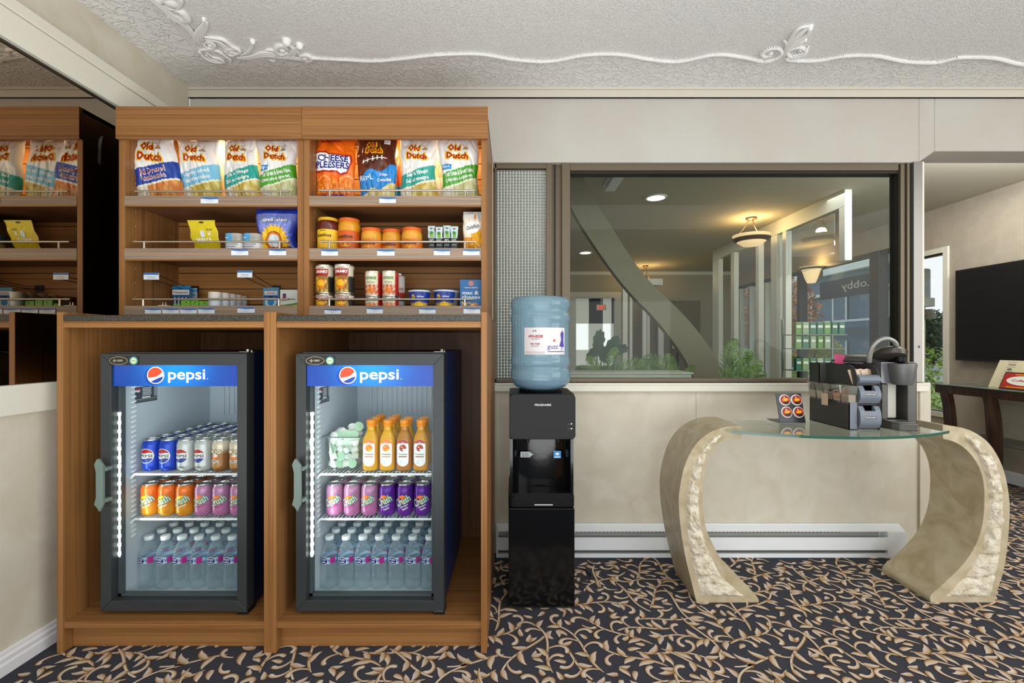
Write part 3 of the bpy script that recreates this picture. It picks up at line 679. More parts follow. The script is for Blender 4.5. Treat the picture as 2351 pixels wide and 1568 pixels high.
    for fx_, fy_ in ((x0+.03, 1.76), (x0+.03, 2.2), (x1-.07, 2.2)): MB().box(fx_, fx_+.04, fy_, fy_+.04, .11, z0).build('foot', black, o, True)
    # sticker on the left inner wall
    xs = ix0+.0008; ya, yb2, za, zb2 = stick; fs = lambda u, v: (xs, ya+u*(yb2-ya), za+v*(zb2-za)); s_ = MB()
    s_.rect(0, 1, 0, 1, fs, 0); fs2 = lambda u, v: (xs+.0004, ya+u*(yb2-ya), za+v*(zb2-za))
    s_.disc(.13, .80, .09, .14, fs2, 1, n=16); s_.disc(.13, .86, .085, .08, lambda u, v: (xs+.0006, *fs(u, v)[1:]), 2, n=14)
    for k in range(6): s_.rect(.32, .74-(k % 2)*.04, .88-k*.09, .92-k*.09, fs2, 1)
    s_.rect(.3, .68, .26, .36, fs2, 1); s_.rect(.84, .98, .32, .95, fs2, 3); s_.rect(0, 1, .20, .22, fs2, 1); s_.rect(.03, .97, .1, .12, fs2, 3)
    s_.build('sticker', [mat('sticker_dark', '#3c454b', .5), tagw, mat('sticker_red', '#b8323a', .5), mat('sticker_grey', '#98a2a6', .5)], o, True, norm=False)
    area('cooler_led_'+side, (ix0+.014, y1-.012, .62), (0, math.radians(-100), math.radians(20)), .62, .012, .75, (.93,1,1))
    area('cooler_top_led_'+side, ((ix0+ix1)/2, 1.80, iz1-.004), (0, 0, 0), .38, .03, .35, (.9,.98,1))
    return ix0, ix1
cooler(-1.502, X(566, 1.66), 'left', (255, 544), (251, 319, 273), 354, (382, 470), 219, (1.762, 1.872, .870, .932))
cooler(-.789, X(1019, 1.66), 'right', (702, 995), (700, 769, 724), 797, (824, 916), 672, (1.766, 1.86, .868, .930))
def rrect0(x0, x1, y0, y1, r, n=5):
    return [(cx_+r*math.cos(a), cy_+r*math.sin(a)) for cx_, cy_, s in ((x1-r, y1-r, 0), (x0+r, y1-r, PI/2), (x0+r, y0+r, PI), (x1-r, y0+r, 1.5*PI)) for a in [s+PI/2*i/n for i in range(n+1)]]+[]
# ---------------------------------------------------------------- packets and tins on the snack shelves
ORD = ['first', 'second', 'third', 'fourth', 'fifth', 'sixth', 'seventh', 'eighth']
def sm(a, b, x): t = max(0, min(1, (x-a)/(b-a))); return t*t*(3-2*t)
foil = mat('printed_foil', rough=.24, spec=.6, attr=True)
paperp = mat('printed_card', rough=.5, attr=True)
def fm(name, c, r=.35, **k): return mat(name, c, r, **k)
RED, YEL, NAVY, WHT = fm('print_red', '#a81f14'), fm('print_yellow', '#f6c21c'), fm('print_navy', '#1c2f86'), fm('print_white', '#f3f3ef')
BLK, GRN, ORG, TEAL = fm('print_black', '#1a1a1a'), fm('print_green', '#3f8a2e'), fm('print_orange', '#ee7d1e'), fm('print_teal', '#1f9c8f')
SKY, BRN, MAG, PALE = fm('print_sky', '#2a8fd0'), fm('print_brown', '#6b3a22'), fm('print_magenta', '#c0247c'), fm('print_pale', '#d7e7ee')
PM = [RED, YEL, NAVY, WHT, BLK, GRN, ORG, TEAL, SKY, BRN, MAG, PALE]
def bag(name, label, cat, group, cx, zb, w, h, d, dep, lean, colf, art, wt=None, seed=1, rz=0, top_w=None, mats=None, sk=0):
    """pillow packet standing on a shelf: cx, zb, d = centre, shelf height, depth; colf(u,v) with u in -1..1, v in 0..1"""
    o = empty(name, (cx, d, zb), label, cat, group, rz)
    tw = top_w or w*.96
    def S(u, v, off=0.0, side=-1):
        hw = (w+(tw-w)*v)/2*(1-.07*math.sin(PI*v)+.05*math.cos(v*9+seed))
        e = max(0, 1-abs(u)**3.2); ends = min(1, math.sin(PI*min(1, max(0, v*.97+.015)))**.55)
        if v > .94: ends *= max(.06, (1-v)/.06)
        am = min(1, dep/.05); nz = noise.noise(Vector((u*1.5+seed*3.1, v*2.4, seed*1.7+side))); n2 = noise.noise(Vector((u*4+seed, v*5, seed*2.2+side*3)))
        cr = abs(noise.noise(Vector((u*2.6+v*2.2+seed, v*2.5-u*1.2, seed*5.0+side))))
        t = dep/2*(e**.5)*ends+am*(.010*nz+.0022*n2-.006*math.exp(-cr*cr*60))*(e**.4)*min(1, ends*1.3)
        return (u*hw+sk*v+.005*noise.noise(Vector((v*5, seed, side*0)))*abs(u), side*(t+off)+lean*v*h, v*h)
    nu, nv = 60, 76; m = MB()
    m.grid(lambda a, b: S(a*2-1, b), nu, nv, 0, lambda a, b: colf(a*2-1, b)); m.grid(lambda a, b: S(a*2-1, b, 0, 1), 16, 20, 0, lambda a, b: colf(-.9, b))
    m.build('packet', foil if mats is None else mats, o, norm=False, smooth=80)
    if art:
        a = MB(); art(a, lambda k: (lambda u, v: (u, v, k)), w, h)
        bm = bmesh.new(); bv = [bm.verts.new(p) for p in a.v]; lay = bm.faces.layers.int.new('mi')
        for f, mi in zip(a.f, a.m):
            try: q = bm.faces.new([bv[i] for i in f]); q[lay] = mi
            except ValueError: pass
        bmesh.ops.triangulate(bm, faces=bm.faces[:])
        for _ in range(4):
            es = [e for e in bm.edges if (e.verts[0].co.xy-e.verts[1].co.xy).length > .007]
            if not es: break
            bmesh.ops.subdivide_edges(bm, edges=es, cuts=1); bmesh.ops.triangulate(bm, faces=[f for f in bm.faces if len(f.verts) > 3])
        bm.verts.index_update(); a = MB(); a.add([S(v.co.x/(w/2), v.co.y/h, .0014+.0007*v.co.z) for v in bm.verts], [tuple(v.index for v in f.verts) for f in bm.faces]); a.m = [f[lay] for f in bm.faces]; bm.free()
        a.build('print', PM, o, norm=False)
    return o
def chips_noise(u, v, s, c1, c2):
    n = noise.noise(Vector((u*4+s, v*6, s))); return lerp(C(c1), C(c2), sm(-.3, .4, n))
def windmill(a, f, x, y, s):
    for k in range(4):
        t = PI/4+k*PI/2+.1; a.shape([(x+math.cos(t+.12)*s*.15, y+math.sin(t+.12)*s*.15), (x+math.cos(t+.1)*s, y+math.sin(t+.1)*s), (x+math.cos(t-.1)*s, y+math.sin(t-.1)*s), (x+math.cos(t-.12)*s*.15, y+math.sin(t-.12)*s*.15)], f(2), 9)
    a.shape([(x-s*.3, y-s), (x+s*.3, y-s), (x+s*.18, y), (x-s*.18, y)], f(1), 6); a.disc(x+s*.5, y-s*.9, s*.35, s*.2, f(1), 5, n=10); a.disc(x-s*.5, y-s*.95, s*.35, s*.15, f(1), 5, n=10)
def old_dutch(a, f, x, y, s, rot=-.08):
    """stacked word mark, red with a yellow edge; s = width of the lower word"""
    for (t, dx, dy, ww) in (('Old', -.17, .17, .52), ('Dutch', 0, -.22, .95)):
        cr, sr = math.cos(rot), math.sin(rot); px, py = x+(dx*cr-dy*sr)*s, y+(dx*sr+dy*cr)*s
        a.text(t, f(0), px, py, ww*s+.010, .30*s+.010, 1, rot=rot, bold=.075, res=1); a.text(t, f(1.2), px, py, ww*s, .30*s, 0, rot=rot, bold=.035, res=1)
    windmill(a, f, x+.34*s, y+.22*s, .14*s)
def od_bag(c_band, lines, lc, low1, low2, tab=None, top='#e9e9e4', slope=.16, lo=.30, hi=.54, mark=(-.02, .755, .57), tx=0, ts=1.0):
    def colf(u, v):
        q = v-slope*u*.5
        if v > .955: c = C(top) if int((v-.955)*400) % 2 else C('#bdbdb6')
        elif q > hi: c = lerp(C(top), C('#f4f4f0'), .5)
        elif q > lo: c = C(c_band)
        else:
            c = chips_noise(u, v, lo*10, low1, low2)
            if q > lo-.025: c = C('#efe9d0')
            elif u < -.35 and v < .25: c = C('#dcd8c4')
        return c
    def art(a, f, w, h):
        old_dutch(a, f, mark[0]*w/2, mark[1]*h, mark[2]*w)
        for i, t in enumerate(lines):
            yy = (lo+hi)/2+(.045 if i == 0 else -.045)
            a.text(t, f(0), tx*w/2, yy*h, .66*w*ts+(.004 if lc == 0 else 0), .022 if lc else .026, 3 if lc == 0 else 3, rot=slope*1.25, bold=.03, res=1)
            if lc == 0: a.text(t, f(2), tx*w/2, yy*h, .66*w*ts, .020, 0, rot=slope*1.25, bold=.0, res=1)
        for q in (-.45, 0, .45): a.rect(q*w/2-.012, q*w/2+.012, h*.945, h*.952, f(0), 4, n=3)
        if tab: a.rect(-w*.47, -w*.2, (hi-.02)*h, (hi+.06)*h, f(0), 8, n=4); a.text(tab, f(1), -w*.335, (hi+.02)*h, None, .016, 3, bold=.02)
    return colf, art
BAGG = 'snack bags on the top shelves'
def shelfbag(px0, px1, pytop, d, zb, *r, **k):
    w_ = X(px1, d)-X(px0, d); h_ = Z(pytop, d)-zb
    return dict(cx=(X(px0, d)+X(px1, d))/2, zb=zb, w=w_, h=h_, d=d)
def place_bag(label, px0, px1, pyt, d, zb, ca, dep=.07, lean=.02, seed=1, rz=0, group=BAGG, name='chip_bag', cat='bag of chips', top_w=None, sk=0):
    k = shelfbag(px0, px1, pyt, d, zb); return bag(name, label, cat, group, dep=dep, lean=lean, colf=ca[0], art=ca[1], seed=seed, rz=rz, top_w=top_w, sk=sk, **k)
Z1 = S1+.0005
allD = od_bag('#1b3f98', ('All Dressed', 'Assaisonnée'), 0, '#c8702a', '#e0a050', tx=-.02, ts=.85)
light = od_bag('#7cbfdc', ('Lightly Salted', 'Légèrement salées'), 3, '#b39a28', '#e0d070', lo=.31, hi=.53)
saltv = od_bag('#2aa193', ("Salt 'n Vinegar", 'Sel et vinaigre'), 3, '#c4a432', '#e6dc9a', lo=.30, hi=.50)
sourc = od_bag('#4ca22c', ('Sour Cream & Green Onion', 'Crème sure et oignon vert'), 3, '#b9bb7c', '#dfe0b8', tab='Rip-L', lo=.30, hi=.50, ts=1.2)
place_bag('white chip bag with dark blue band, leftmost on the top shelf of the left unit', 316, 428, 313, 1.955, Z1, allD, seed=1, top_w=.178, sk=-.043, rz=.05)
place_bag('white chip bag with pale blue band, second on the top shelf of the left unit', 424, 513, 318, 1.985, Z1, light, seed=2, top_w=.186, sk=-.032)
place_bag('white chip bag with teal band on left unit, between pale blue and green banded bags', 515, 606, 316, 1.975, Z1, saltv, seed=3, top_w=.155, sk=-.022, rz=-.12)
place_bag('white chip bag with green band, rightmost on the top shelf of the left unit', 602, 683, 316, 1.955, Z1, sourc, seed=4, top_w=.185, sk=-.012)
place_bag('white chip bag with teal band on the right unit, beside the brown football bag', 920, 1003, 314, 1.985, Z1, saltv, seed=5, top_w=.168)
place_bag('white chip bag with green band, rightmost on the top shelf of the right unit', 1015, 1101, 314, 1.96, Z1, sourc, seed=6, top_w=.178, sk=-.012)
def cp_col(u, v):
    if v > .93: return C('#e85a18')
    if v < .34: return chips_noise(u*2.5, v*3, 2, '#d9660f', '#f59a35') if v > .14 else C('#d4550f')
    q = v+.04*math.sin(u*5+1)
    if .34 < q < .36: return C('#f7b070')
    return C('#ee6d16')
def cp_art(a, f, w, h):
    a.shape([(-.46*w, .74*h), (-.2*w, .76*h), (-.1*w, .72*h), (.44*w, .70*h), (.46*w, .60*h), (.36*w, .42*h), (.2*w, .39*h), (.1*w, .44*h), (-.46*w, .45*h)], f(0), 0)
    a.shape([(-.44*w, .72*h), (-.2*w, .735*h), (-.1*w, .70*h), (.40*w, .68*h), (.42*w, .59*h), (.34*w, .45*h), (.2*w, .42*h), (.1*w, .465*h), (-.44*w, .475*h)], f(1), 3)
    a.text('CHEESE', f(2), 0, .645*h, .74*w, .028, 2, bold=.03, rot=-.05); a.text('PLEESERS', f(2), -.02*w, .545*h, .84*w, .028, 2, bold=.03, rot=-.05)
    a.text('Dutch', f(1), -.1*w, .93*h, .5*w, .022, 0, bold=.05); a.text('PUFFED', f(1), 0, .085*h, .6*w, .02, 2, bold=.05)
place_bag('orange cheese puff bag, leftmost on the top shelf of the right unit', 722, 818, 314, 1.955, Z1, (cp_col, cp_art), seed=7, name='cheese_puff_bag', cat='bag of cheese puffs')
def fb_col(u, v):
    q = v-.08*u+.03*math.sin(u*6)
    if v > .95: return C('#7a4a20')
    if q > .48: return lerp(C('#4e2418'), C('#63301f'), sm(-.5, .5, noise.noise(Vector((u*3, v*3, 4)))))
    if q > .22: return C('#1f85cf')
    return chips_noise(u, v, 3, '#cdbd6a', '#e8e0b0')
def fb_art(a, f, w, h):
    old_dutch(a, f, -.02*w, .82*h, .42*w, 0)
    L = [(-.30+.6*i/10, .60+.05*math.sin(i/10*2.2)+.02*i/10) for i in range(11)]
    for i in range(10):
        (x0, y0_), (x1, y1_) = L[i], L[i+1]; a.shape([(x0*w, (y0_-.006)*h), (x1*w, (y1_-.006)*h), (x1*w, (y1_+.006)*h), (x0*w, (y0_+.006)*h)], f(0), 3)
        if i % 2 == 0: a.shape([((x0-.012)*w, (y0_-.03)*h), ((x0+.012)*w, (y0_-.03)*h), ((x0+.018)*w, (y0_+.035)*h), ((x0-.006)*w, (y0_+.035)*h)], f(1), 3)
    a.text('Rip•L', f(0), -.24*w, .36*h, .36*w, .032, 3, rot=.1, bold=.01); a.text('Chips', f(0), .2*w, .42*h, .2*w, .014, 3, rot=.1, bold=.02); a.text('Croustilles', f(0), .22*w, .35*h, .36*w, .014, 3, rot=.1, bold=.02)
    a.rect(.22*w, .36*w, .87*h, .93*h, f(0), 3); a.text('CFL', f(1), .29*w, .90*h, .10*w, None, 4)
place_bag('brown chip bag with football lacing and blue band, second on the right top shelf', 827, 910, 314, 1.975, Z1, (fb_col, fb_art), seed=8, top_w=.188, sk=-.010)
# second rows peeping out behind
def plain(c1, c2): return (lambda u, v: C(c1) if v > .45 else C(c2), None)
place_bag('chip bag with brown top standing behind the pale blue banded bag', 470, 524, 316, 2.10, Z1, plain('#c9b8a8', '#d9b48a'), dep=.05, seed=9)
place_bag('orange and blue chip bag edge showing behind the brown football bag', 880, 930, 318, 2.10, Z1, (lambda u, v: C('#b9531c') if v > .35 else C('#2f83c4'), None), dep=.05, seed=10)
place_bag('white chip bag with red corner standing behind the teal banded bag on the right unit', 960, 1030, 314, 2.10, Z1, plain('#c9a68c', '#e2ddcf'), dep=.05, seed=11)
# sunflower seeds
def sf_col(u, v):
    if v > .86: return C('#1d3fb6')
    r = math.hypot(u*.55, (v-.28)*1.0)
    if v > .62 and v < .82 and abs(u) < .8: return C('#7f8fd8')
    return lerp(C('#8f9ae0'), C('#27379c'), sm(.38, .62, abs(u)*.5+.25*(1-v)))
def sf_art(a, f, w, h):
    for k in range(22):
        t = 2*PI*k/22; x, y = math.cos(t), math.sin(t); nx, ny = -y, x; cx_, cy_ = 0, .27*h; r0, r1 = .19*w, .40*w
        a.shape([(cx_+x*r0+nx*.02*w, cy_+y*r0+ny*.02*w), (cx_+x*(r0+r1)/2+nx*.05*w, cy_+y*(r0+r1)/2+ny*.05*w), (cx_+x*r1, cy_+y*r1), (cx_+x*(r0+r1)/2-nx*.05*w, cy_+y*(r0+r1)/2-ny*.05*w), (cx_+x*r0-nx*.02*w, cy_+y*r0-ny*.02*w)], f(0), 1)
    a.disc(0, .27*h, .215*w, .215*w, f(.5), 9, n=26); a.disc(0, .27*h, .195*w, .195*w, f(1), 6, n=26); a.disc(0, .27*h, .15*w, .15*w, f(1.4), 11, n=20)
    a.text('Salted-Salées', f(0), 0, .72*h, .66*w, .018, 2, bold=.08); a.text('Salted-Salées', f(1), 0, .72*h, .64*w, .016, 3, bold=.02)
    a.text('SPITZ', f(2), .1*w, .06*h, .55*w, .03, 0, bold=.03)
place_bag('blue sunflower seed bag at the right end of the left unit middle shelf', 588, 684, 478, 1.965, S2+.0005, (sf_col, sf_art), seed=12, name='seed_bag', cat='bag of seeds', group='packets on the middle shelves', top_w=.185)
def gf_col(u, v):
    if v > .78: return C('#e6e3dc')
    r = math.hypot((u-.35)*.6, (v-.36)*.9)
    if r < .30: return C('#e9a92a')
    return C('#efe3c8') if v > .35 else C('#e2952a')
def gf_art(a, f, w, h):
    a.disc(-.02*w, .60*h, .38*w, .16*h, f(0), 3, n=24, rot=.15); a.text('Goldfish', f(1), -.02*w, .60*h, .62*w, .016, 4, rot=.2, shear=.3, bold=.015)
    a.disc(.1*w, .86*h, .05*w, .012, f(0), 6, n=12); a.text('VRAI', f(0), 0, .06*h, .5*w, .012, 3, bold=.02)
place_bag('white and gold fish cracker bag at the right end of the right unit middle shelf', 1061, 1112, 486, 1.93, S2+.0005, (gf_col, gf_art), dep=.045, seed=13, name='cracker_bag', cat='bag of crackers', group='packets on the middle shelves', top_w=.088)
# yellow lozenge pouch
d = 1.93
def ha_art(a, f, w, h):
    a.disc(0, .93*h, .012, .0035, f(0), 4, n=12); a.text('HALLS', f(0), -.02*w, .42*h, .52*w, .017, 3, bold=.04); a.disc(.2*w, .60*h, .005, .007, f(0), 3, n=8)
    a.disc(-.04*w, .60*h, .010, .014, f(0), 11, n=12); a.text('$3.00', f(0), .22*w, .72*h, .2*w, None, 4); a.rect(-.28*w, .28*w, .07*h, .12*h, f(0), 11, n=3)
h_ = bag('lozenge_pouch', 'yellow cough drop pouch leaning on the left unit middle shelf', 'pouch', 'packets on the middle shelves', X(480, 1.965), S2+.0005, X(512, 1.96)-X(447, 1.96), Z(505, 1.91)-S2, 1.965, .006, -.38, lambda u, v: C('#d8c21c') if v < .97 else C('#c9b418'), ha_art, seed=14, top_w=.121)
# small tubs with blue and grey lids
for i, (px, lab) in enumerate(((542, 'small white tub with blue and grey lid beside the yellow pouch'), (583, 'small white tub with blue and grey lid beside the blue seed bag'))):
    d = 1.94; o = empty('medicine_tub', (X(px, d), d, S2), lab, 'tub', 'white tubs on the middle shelf'); w_ = .074; hh = Z(539, d)-S2
    MB().prism(rrect0(-w_/2, w_/2, -.03, .03, .022), .0005, hh*.5, 'z').build('body', WHT, o, smooth=50)
    a = MB(); rr0 = rrect0(-w_/2, w_/2, -.03, .03, .022); a.prism([(0, .03)]+rr0[6:18]+[(0, -.03)], hh*.52, hh, 'z', 0); a.prism([(0, -.03)]+rr0[18:]+rr0[:6]+[(0, .03)], hh*.52, hh, 'z', 1); a.prism(rrect0(-w_/2-.001, w_/2+.001, -.031, .031, .022), hh*.50, hh*.535, 'z', 3)
    f = front(0, -.0325, 0); a.rect(-w_*.36, -w_*.16, hh*.74, hh*.77, f, 2)
    a.build('lid', [fm('lid_blue', '#58a6d4'), fm('lid_grey', '#a8a69c'), WHT, fm('lid_rim', '#c9c7be')], o, smooth=40)
    a = MB(); f = front(0, -.0306, 0)
    for k in range(3): a.rect(-w_*.4, w_*.35-.01*k, hh*(.40-.11*k), hh*(.43-.11*k), f, 2)
    a.build('print', PM, o, norm=False)
# jars
def jar(px, pyt, d, zb, wpx, c_body, c_lid, c_lab, label, ly=(.12, .6), brand=('tostitos', 4), sub=None):
    R = (X(px+wpx/2, d)-X(px-wpx/2, d))/2; H = Z(pyt, d)-zb
    o = empty('dip_jar', (X(px, d), d, zb), label, 'jar', 'dip jars on the middle shelf')
    MB().lathe([(R*.88, .0005), (R*.97, .006), (R, .014), (R, H-.034), (R*.985, H-.026), (R*.93, H-.018), (R*.86, H-.013)], seg=32).build('glass_body', fm('jar_'+c_body[1:], c_body, .12, coat=.5), o, smooth=50)
    b = MB().lathe([(R*.92, H-.0128), (R*.945, H-.012), (R*.945, H-.003), (R*.92, H-.001), (R*.88, H), (0, H)], seg=32); b.build('lid', fm('lid_'+c_lid[1:], c_lid, .3), o, smooth=40)
    r2 = R+.0006; z0, z1 = H*ly[0], H*ly[1]; s = MB().lathe([(r2, z0), (r2, z1)], seg=32, mi=0); s.f = s.f[:32]; s.m = s.m[:32]
    f = lambda k: (lambda u, v: ((R+.001+k*.0004)*math.sin(u/R-.12), -(R+.001+k*.0004)*math.cos(u/R-.12), v))
    s.text(brand[0], f(0), 0, z0+(z1-z0)*.68, R*1.5, .014, 4+1, bold=.03); s.disc(R*.2, z0+(z1-z0)*.80, .0018, .0018, f(0), 1, n=8)
    if sub: s.text(sub, f(0), 0, z0+(z1-z0)*.93, R*.6, .005, 5, bold=.02)
    s.disc(R*.1, z0+(z1-z0)*.28, R*.5, (z1-z0)*.16, f(0), 6, n=16)
    s.build('label_wrap', [fm('label_'+c_lab[1:], c_lab, .4), RED, YEL, NAVY, WHT, BLK, fm('food_gold', '#e7a93a'), ORG], o, norm=False)
jar(754, 503, 1.94, S2, 47, '#5a1710', '#d8a92c', '#e7b92c', 'tall dark red salsa jar with gold lid, leftmost on the shelf', (.10, .64), sub='SALSA')
jar(802, 504.5, 1.95, S2, 49, '#d8921e', '#d9682a', '#c85a1c', 'tall orange cheese dip jar beside the dark red salsa jar', (.08, .62))
jar(853, 526, 1.94, S2, 46, '#dc9a2c', '#d8602a', '#e07b26', 'short cheese dip jar with orange lid, next to the tall jars', (.02, .50))
jar(900, 529, 1.96, S2, 45, '#dc9a2c', '#d8602a', '#e07b26', 'middle one of three short cheese dip jars', (.02, .50))
jar(946, 525, 1.94, S2, 47, '#dc9a2c', '#d8602a', '#e07b26', 'short cheese dip jar nearest the green olive sachets', (.02, .50))
# small upright sachets
for i, (px, t_, dd) in enumerate(((991, 519, 1.95), (1008, 521, 1.94), (1026, 518, 1.95), (1043, 520, 1.94))):
    def gcol(u, v): return C('#8fb548') if .56 < v < .78 and abs(u-.1) < .5 else (C('#c4dde4') if v > .54 else (C('#22323c') if v > .16 else C('#8cc63c')))
    def gart(a, f, w, h): a.text('GO', f(0), 0, .46*h, .62*w, .010, 3, bold=.04); a.rect(-.3*w, .3*w, .29*h, .31*h, f(0), 3); a.disc(0, .74*h, w*.22, .008, f(0), 5, n=10, rot=.5); a.disc(0, .9*h, w*.2, .003, f(0), 0, n=8)
    bag('snack_sachet', f'slim green and black snack sachet, {ORD[i]} from the left of four', 'sachet', 'four upright sachets', X(px, dd), S2+.0005, .033, Z(t_, dd)-S2, dd, .014, 0, gcol, gart, seed=20+i)
# tins
tin_m = mat('tin_metal', '#c9c6bd', .25, metal=.9)
def tin(px, pyt, d, zb, wpx, base, art, label, grp, hpx=None):
    R = (X(px+wpx/2, d)-X(px-wpx/2, d))/2; H = Z(pyt, d)-zb
    o = empty('food_can', (X(px, d), d, zb), label, 'can', grp)
    MB().lathe([(R*.9, .0004), (R*1.0, .0015), (R*1.0, .004), (R*.975, .006), (R*.975, H-.006), (R, H-.004), (R, H-.0015), (R*.95, H), (R*.93, H-.002), (0, H-.002)], seg=32).build('tin_body', tin_m, o, smooth=40)
    s = MB().lathe([(R*.985, .007), (R*.985, H-.007)], seg=40, colf=lambda a, h: base(((a+PI/2+PI) % (2*PI)-PI)/1.5, h/H)); s.f = s.f[:40]; s.m = s.m[:40]
    n = 14
    s = MB(); s.lathe([(R*.985, .007+(H-.014)*k/n) for k in range(n+1)], seg=48, colf=lambda a, h: base(((a+PI/2+PI) % (2*PI)-PI)/1.5, h/H)); s.f = s.f[:48*n]; s.m = s.m[:48*n]
    L = s.build('label_wrap', paperp, o, norm=False, smooth=60)
    a = MB(); art(a, lambda k: (lambda u, v: ((R*.99+.0004+k*.0004)*math.sin(u/R), -(R*.99+.0004+k*.0004)*math.cos(u/R), v)), R, H); a.build('print', PM, o, norm=False)
    return o
def ch_base(u, v):
    if v > .60: return C('#d9d2b8') if abs(u-.75) < .28 or abs(u+.9) < .2 else (C('#8c1d1c') if v < .82 else C('#e8e2cf'))
    n = noise.noise(Vector((u*5, v*7, 3))); return lerp(C('#8c5a1c'), C('#e2c24c'), sm(-.3, .4, n)) if u < .45 else C('#26241f')
def ch_art(a, f, R, H): a.rect(-R*.85, R*.75, H*.66, H*.84, f(0), 0, n=10); a.text('CHUNKY', f(1), -R*.05, H*.75, R*1.5, H*.10, 3, bold=.05); a.text('Campbell’s', f(1), -R*.1, H*.885, R*.8, H*.05, 0, shear=.3, bold=.02); a.disc(-R*.1, H*.33, R*.55, H*.17, f(0), 6, n=18); a.disc(-R*.15, H*.36, R*.4, H*.10, f(1), 1, n=14)
SG = 'soup cans stacked in two columns'
zt = Z(676, 1.93)
for px, pyt, d, nm, tp in ((746, 610, 1.935, 'left column beside the unit wall', 'corn coloured'), (791, 609, 1.925, 'second column', 'brown beef')):
    tin(px, 676, d, S3, 40 if px == 746 else 43, ch_base, ch_art, f'lower soup can half hidden by the rail, {nm}', SG); tin(px, pyt, d, Z(676, d)+.0004, 40 if px == 746 else 43, ch_base, ch_art, f'upper soup can with red name band, {nm}', SG)
def bo_base(u, v):
    if abs(u) > .55: return C('#b3231f') if v < .8 else C('#c23a2c')
    n = noise.noise(Vector((u*6, v*8, 9))); return C('#e6ddc2') if v > .45 else (lerp(C('#c84a22'), C('#e8d0a8'), sm(-.2, .3, n)) if v > .12 else C('#e0d6ba'))
def bo_art(a, f, R, H): a.text('BOYARDEE', f(0), 0, H*.72, R*1.3, H*.11, 5, bold=.04); a.disc(0, H*.86, R*.3, H*.06, f(0), 3, n=14); a.text('Beef Ravioli', f(0), 0, H*.56, R*.9, H*.06, 5, bold=.01); a.disc(0, H*.25, R*.4, H*.10, f(0), 6, n=16)
RG = 'red ravioli cans in the middle of the bottom shelf'
for px, pyt, d, nm in ((857, 624, 1.935, 'left'), (896, 623.5, 1.93, 'right')):
    tin(px, 683, d, S3, 38, bo_base, bo_art, f'lower red and white ravioli can, {nm} of the pair', RG); tin(px, pyt, d, Z(683, d)+.0004, 38, bo_base, bo_art, f'upper red and white ravioli can, {nm} of the pair', RG)
tin(911, 689, 2.005, S3, 37, lambda u, v: C('#b0322a') if v < .3 or v > .9 else C('#c9c8bd'), lambda a, f, R, H: a.text('BOYARDEE', f(0), R*.6, H*.4, R, H*.1, 0, bold=.03), 'lower pale ravioli can in the second row', RG)
tin(911, 630, 2.005, Z(689, 2.005)+.0004, 37, lambda u, v: C('#b0322a') if v < .3 or v > .9 else C('#c9c8bd'), lambda a, f, R, H: a.text('BOYARDEE', f(0), R*.6, H*.4, R, H*.1, 0, bold=.03), 'upper pale ravioli can in the second row', RG)
# noodle bowls
for px, pyt, d, lab in ((963, 668, 1.93, 'blue and yellow pasta cup nearest the ravioli cans'), (1020, 667.5, 1.93, 'blue and yellow pasta cup nearest the blue box'), (1034, 669, 2.00, 'grey sided pasta cup behind the right blue one')):
    R = (X(px+25.5, d)-X(px-25.5, d))/2; H = Z(pyt, d)-S3
    if d > 1.95: R *= .9
    o = empty('pasta_cup', (X(px, d), d, S3), lab, 'cup', 'pasta cups on the bottom shelf')
    m = MB(); m.lathe([(R*.70, .0004+H*.9*k/8) if k == 0 else (R*(.70+.27*k/8), .0004+H*.9*k/8) for k in range(9)], seg=40, colf=lambda a, h: (C('#dfb62c') if h < H*.28 and math.cos(a+PI/2) > .2 else (C('#1d3f9e') if d < 1.95 else C('#9aa3a6')))); m.build('cup_body', foil, o, smooth=50)
    MB().lathe([(R*.97, H*.9), (R, H*.91), (R, H*.97), (R*.96, H), (0, H)], seg=32).build('lid', fm('cup_lid', '#cfd8e4', .3), o, smooth=40)
    if d < 1.95:
        a = MB(); f = lambda k: (lambda u, v: ((R*(.70+.27*v/(H*.9))+.0008+k*.0004)*math.sin(u/R), -(R*(.70+.27*v/(H*.9))+.0008+k*.0004)*math.cos(u/R), v))
        a.disc(-R*.45, H*.6, R*.2, H*.16, f(0), 1, n=14); a.text('KD', f(1), -R*.45, H*.6, R*.25, None, 2, bold=.05); a.text('Kraft Dinner', f(0), R*.3, H*.64, R*.7, H*.09, 3, bold=.03); a.disc(R*.15, H*.22, R*.5, H*.14, f(0), 1, n=14); a.build('print', PM, o, norm=False)
# macaroni box
d = 1.925; o = empty('macaroni_box', (X(1081.5, d), d, S3), 'blue macaroni and cheese box with white lettering at the right end of the bottom shelf', 'box', None)
w_ = X(1107, d)-X(1056, d); hh = Z(642, d)-S3
MB().box(-w_/2, w_/2, 0, .035, .0004, hh).build('carton', fm('box_blue', '#2d6fae', .45), o, bev=.001)
a = MB(); f = lambda k: front(0, -.0005-.0003*k, 0); a.disc(0, hh*.87, .011, .011, f(0), 6, n=20); a.disc(0, hh*.87, .008, .008, f(1), 8, n=20); a.disc(0, hh*.87, .005, .005, f(2), 6, n=16)
a.text('western family', f(0), 0, hh*.72, w_*.6, .006, 3, bold=.02); a.text('mac &', f(0), -.002, hh*.55, w_*.74, .016, 11, bold=.03); a.text('cheese', f(0), 0, hh*.40, w_*.84, .016, 11, bold=.03)
for k in range(16): x_ = random.uniform(-.38, .38)*w_; y_ = random.uniform(.04, .22)*hh; a.disc(x_, y_, .009, .0035, f(.5+.1*k), 1 if k % 2 else 6, n=10, rot=random.uniform(-1, 1))
a.build('print', PM, o, norm=False)
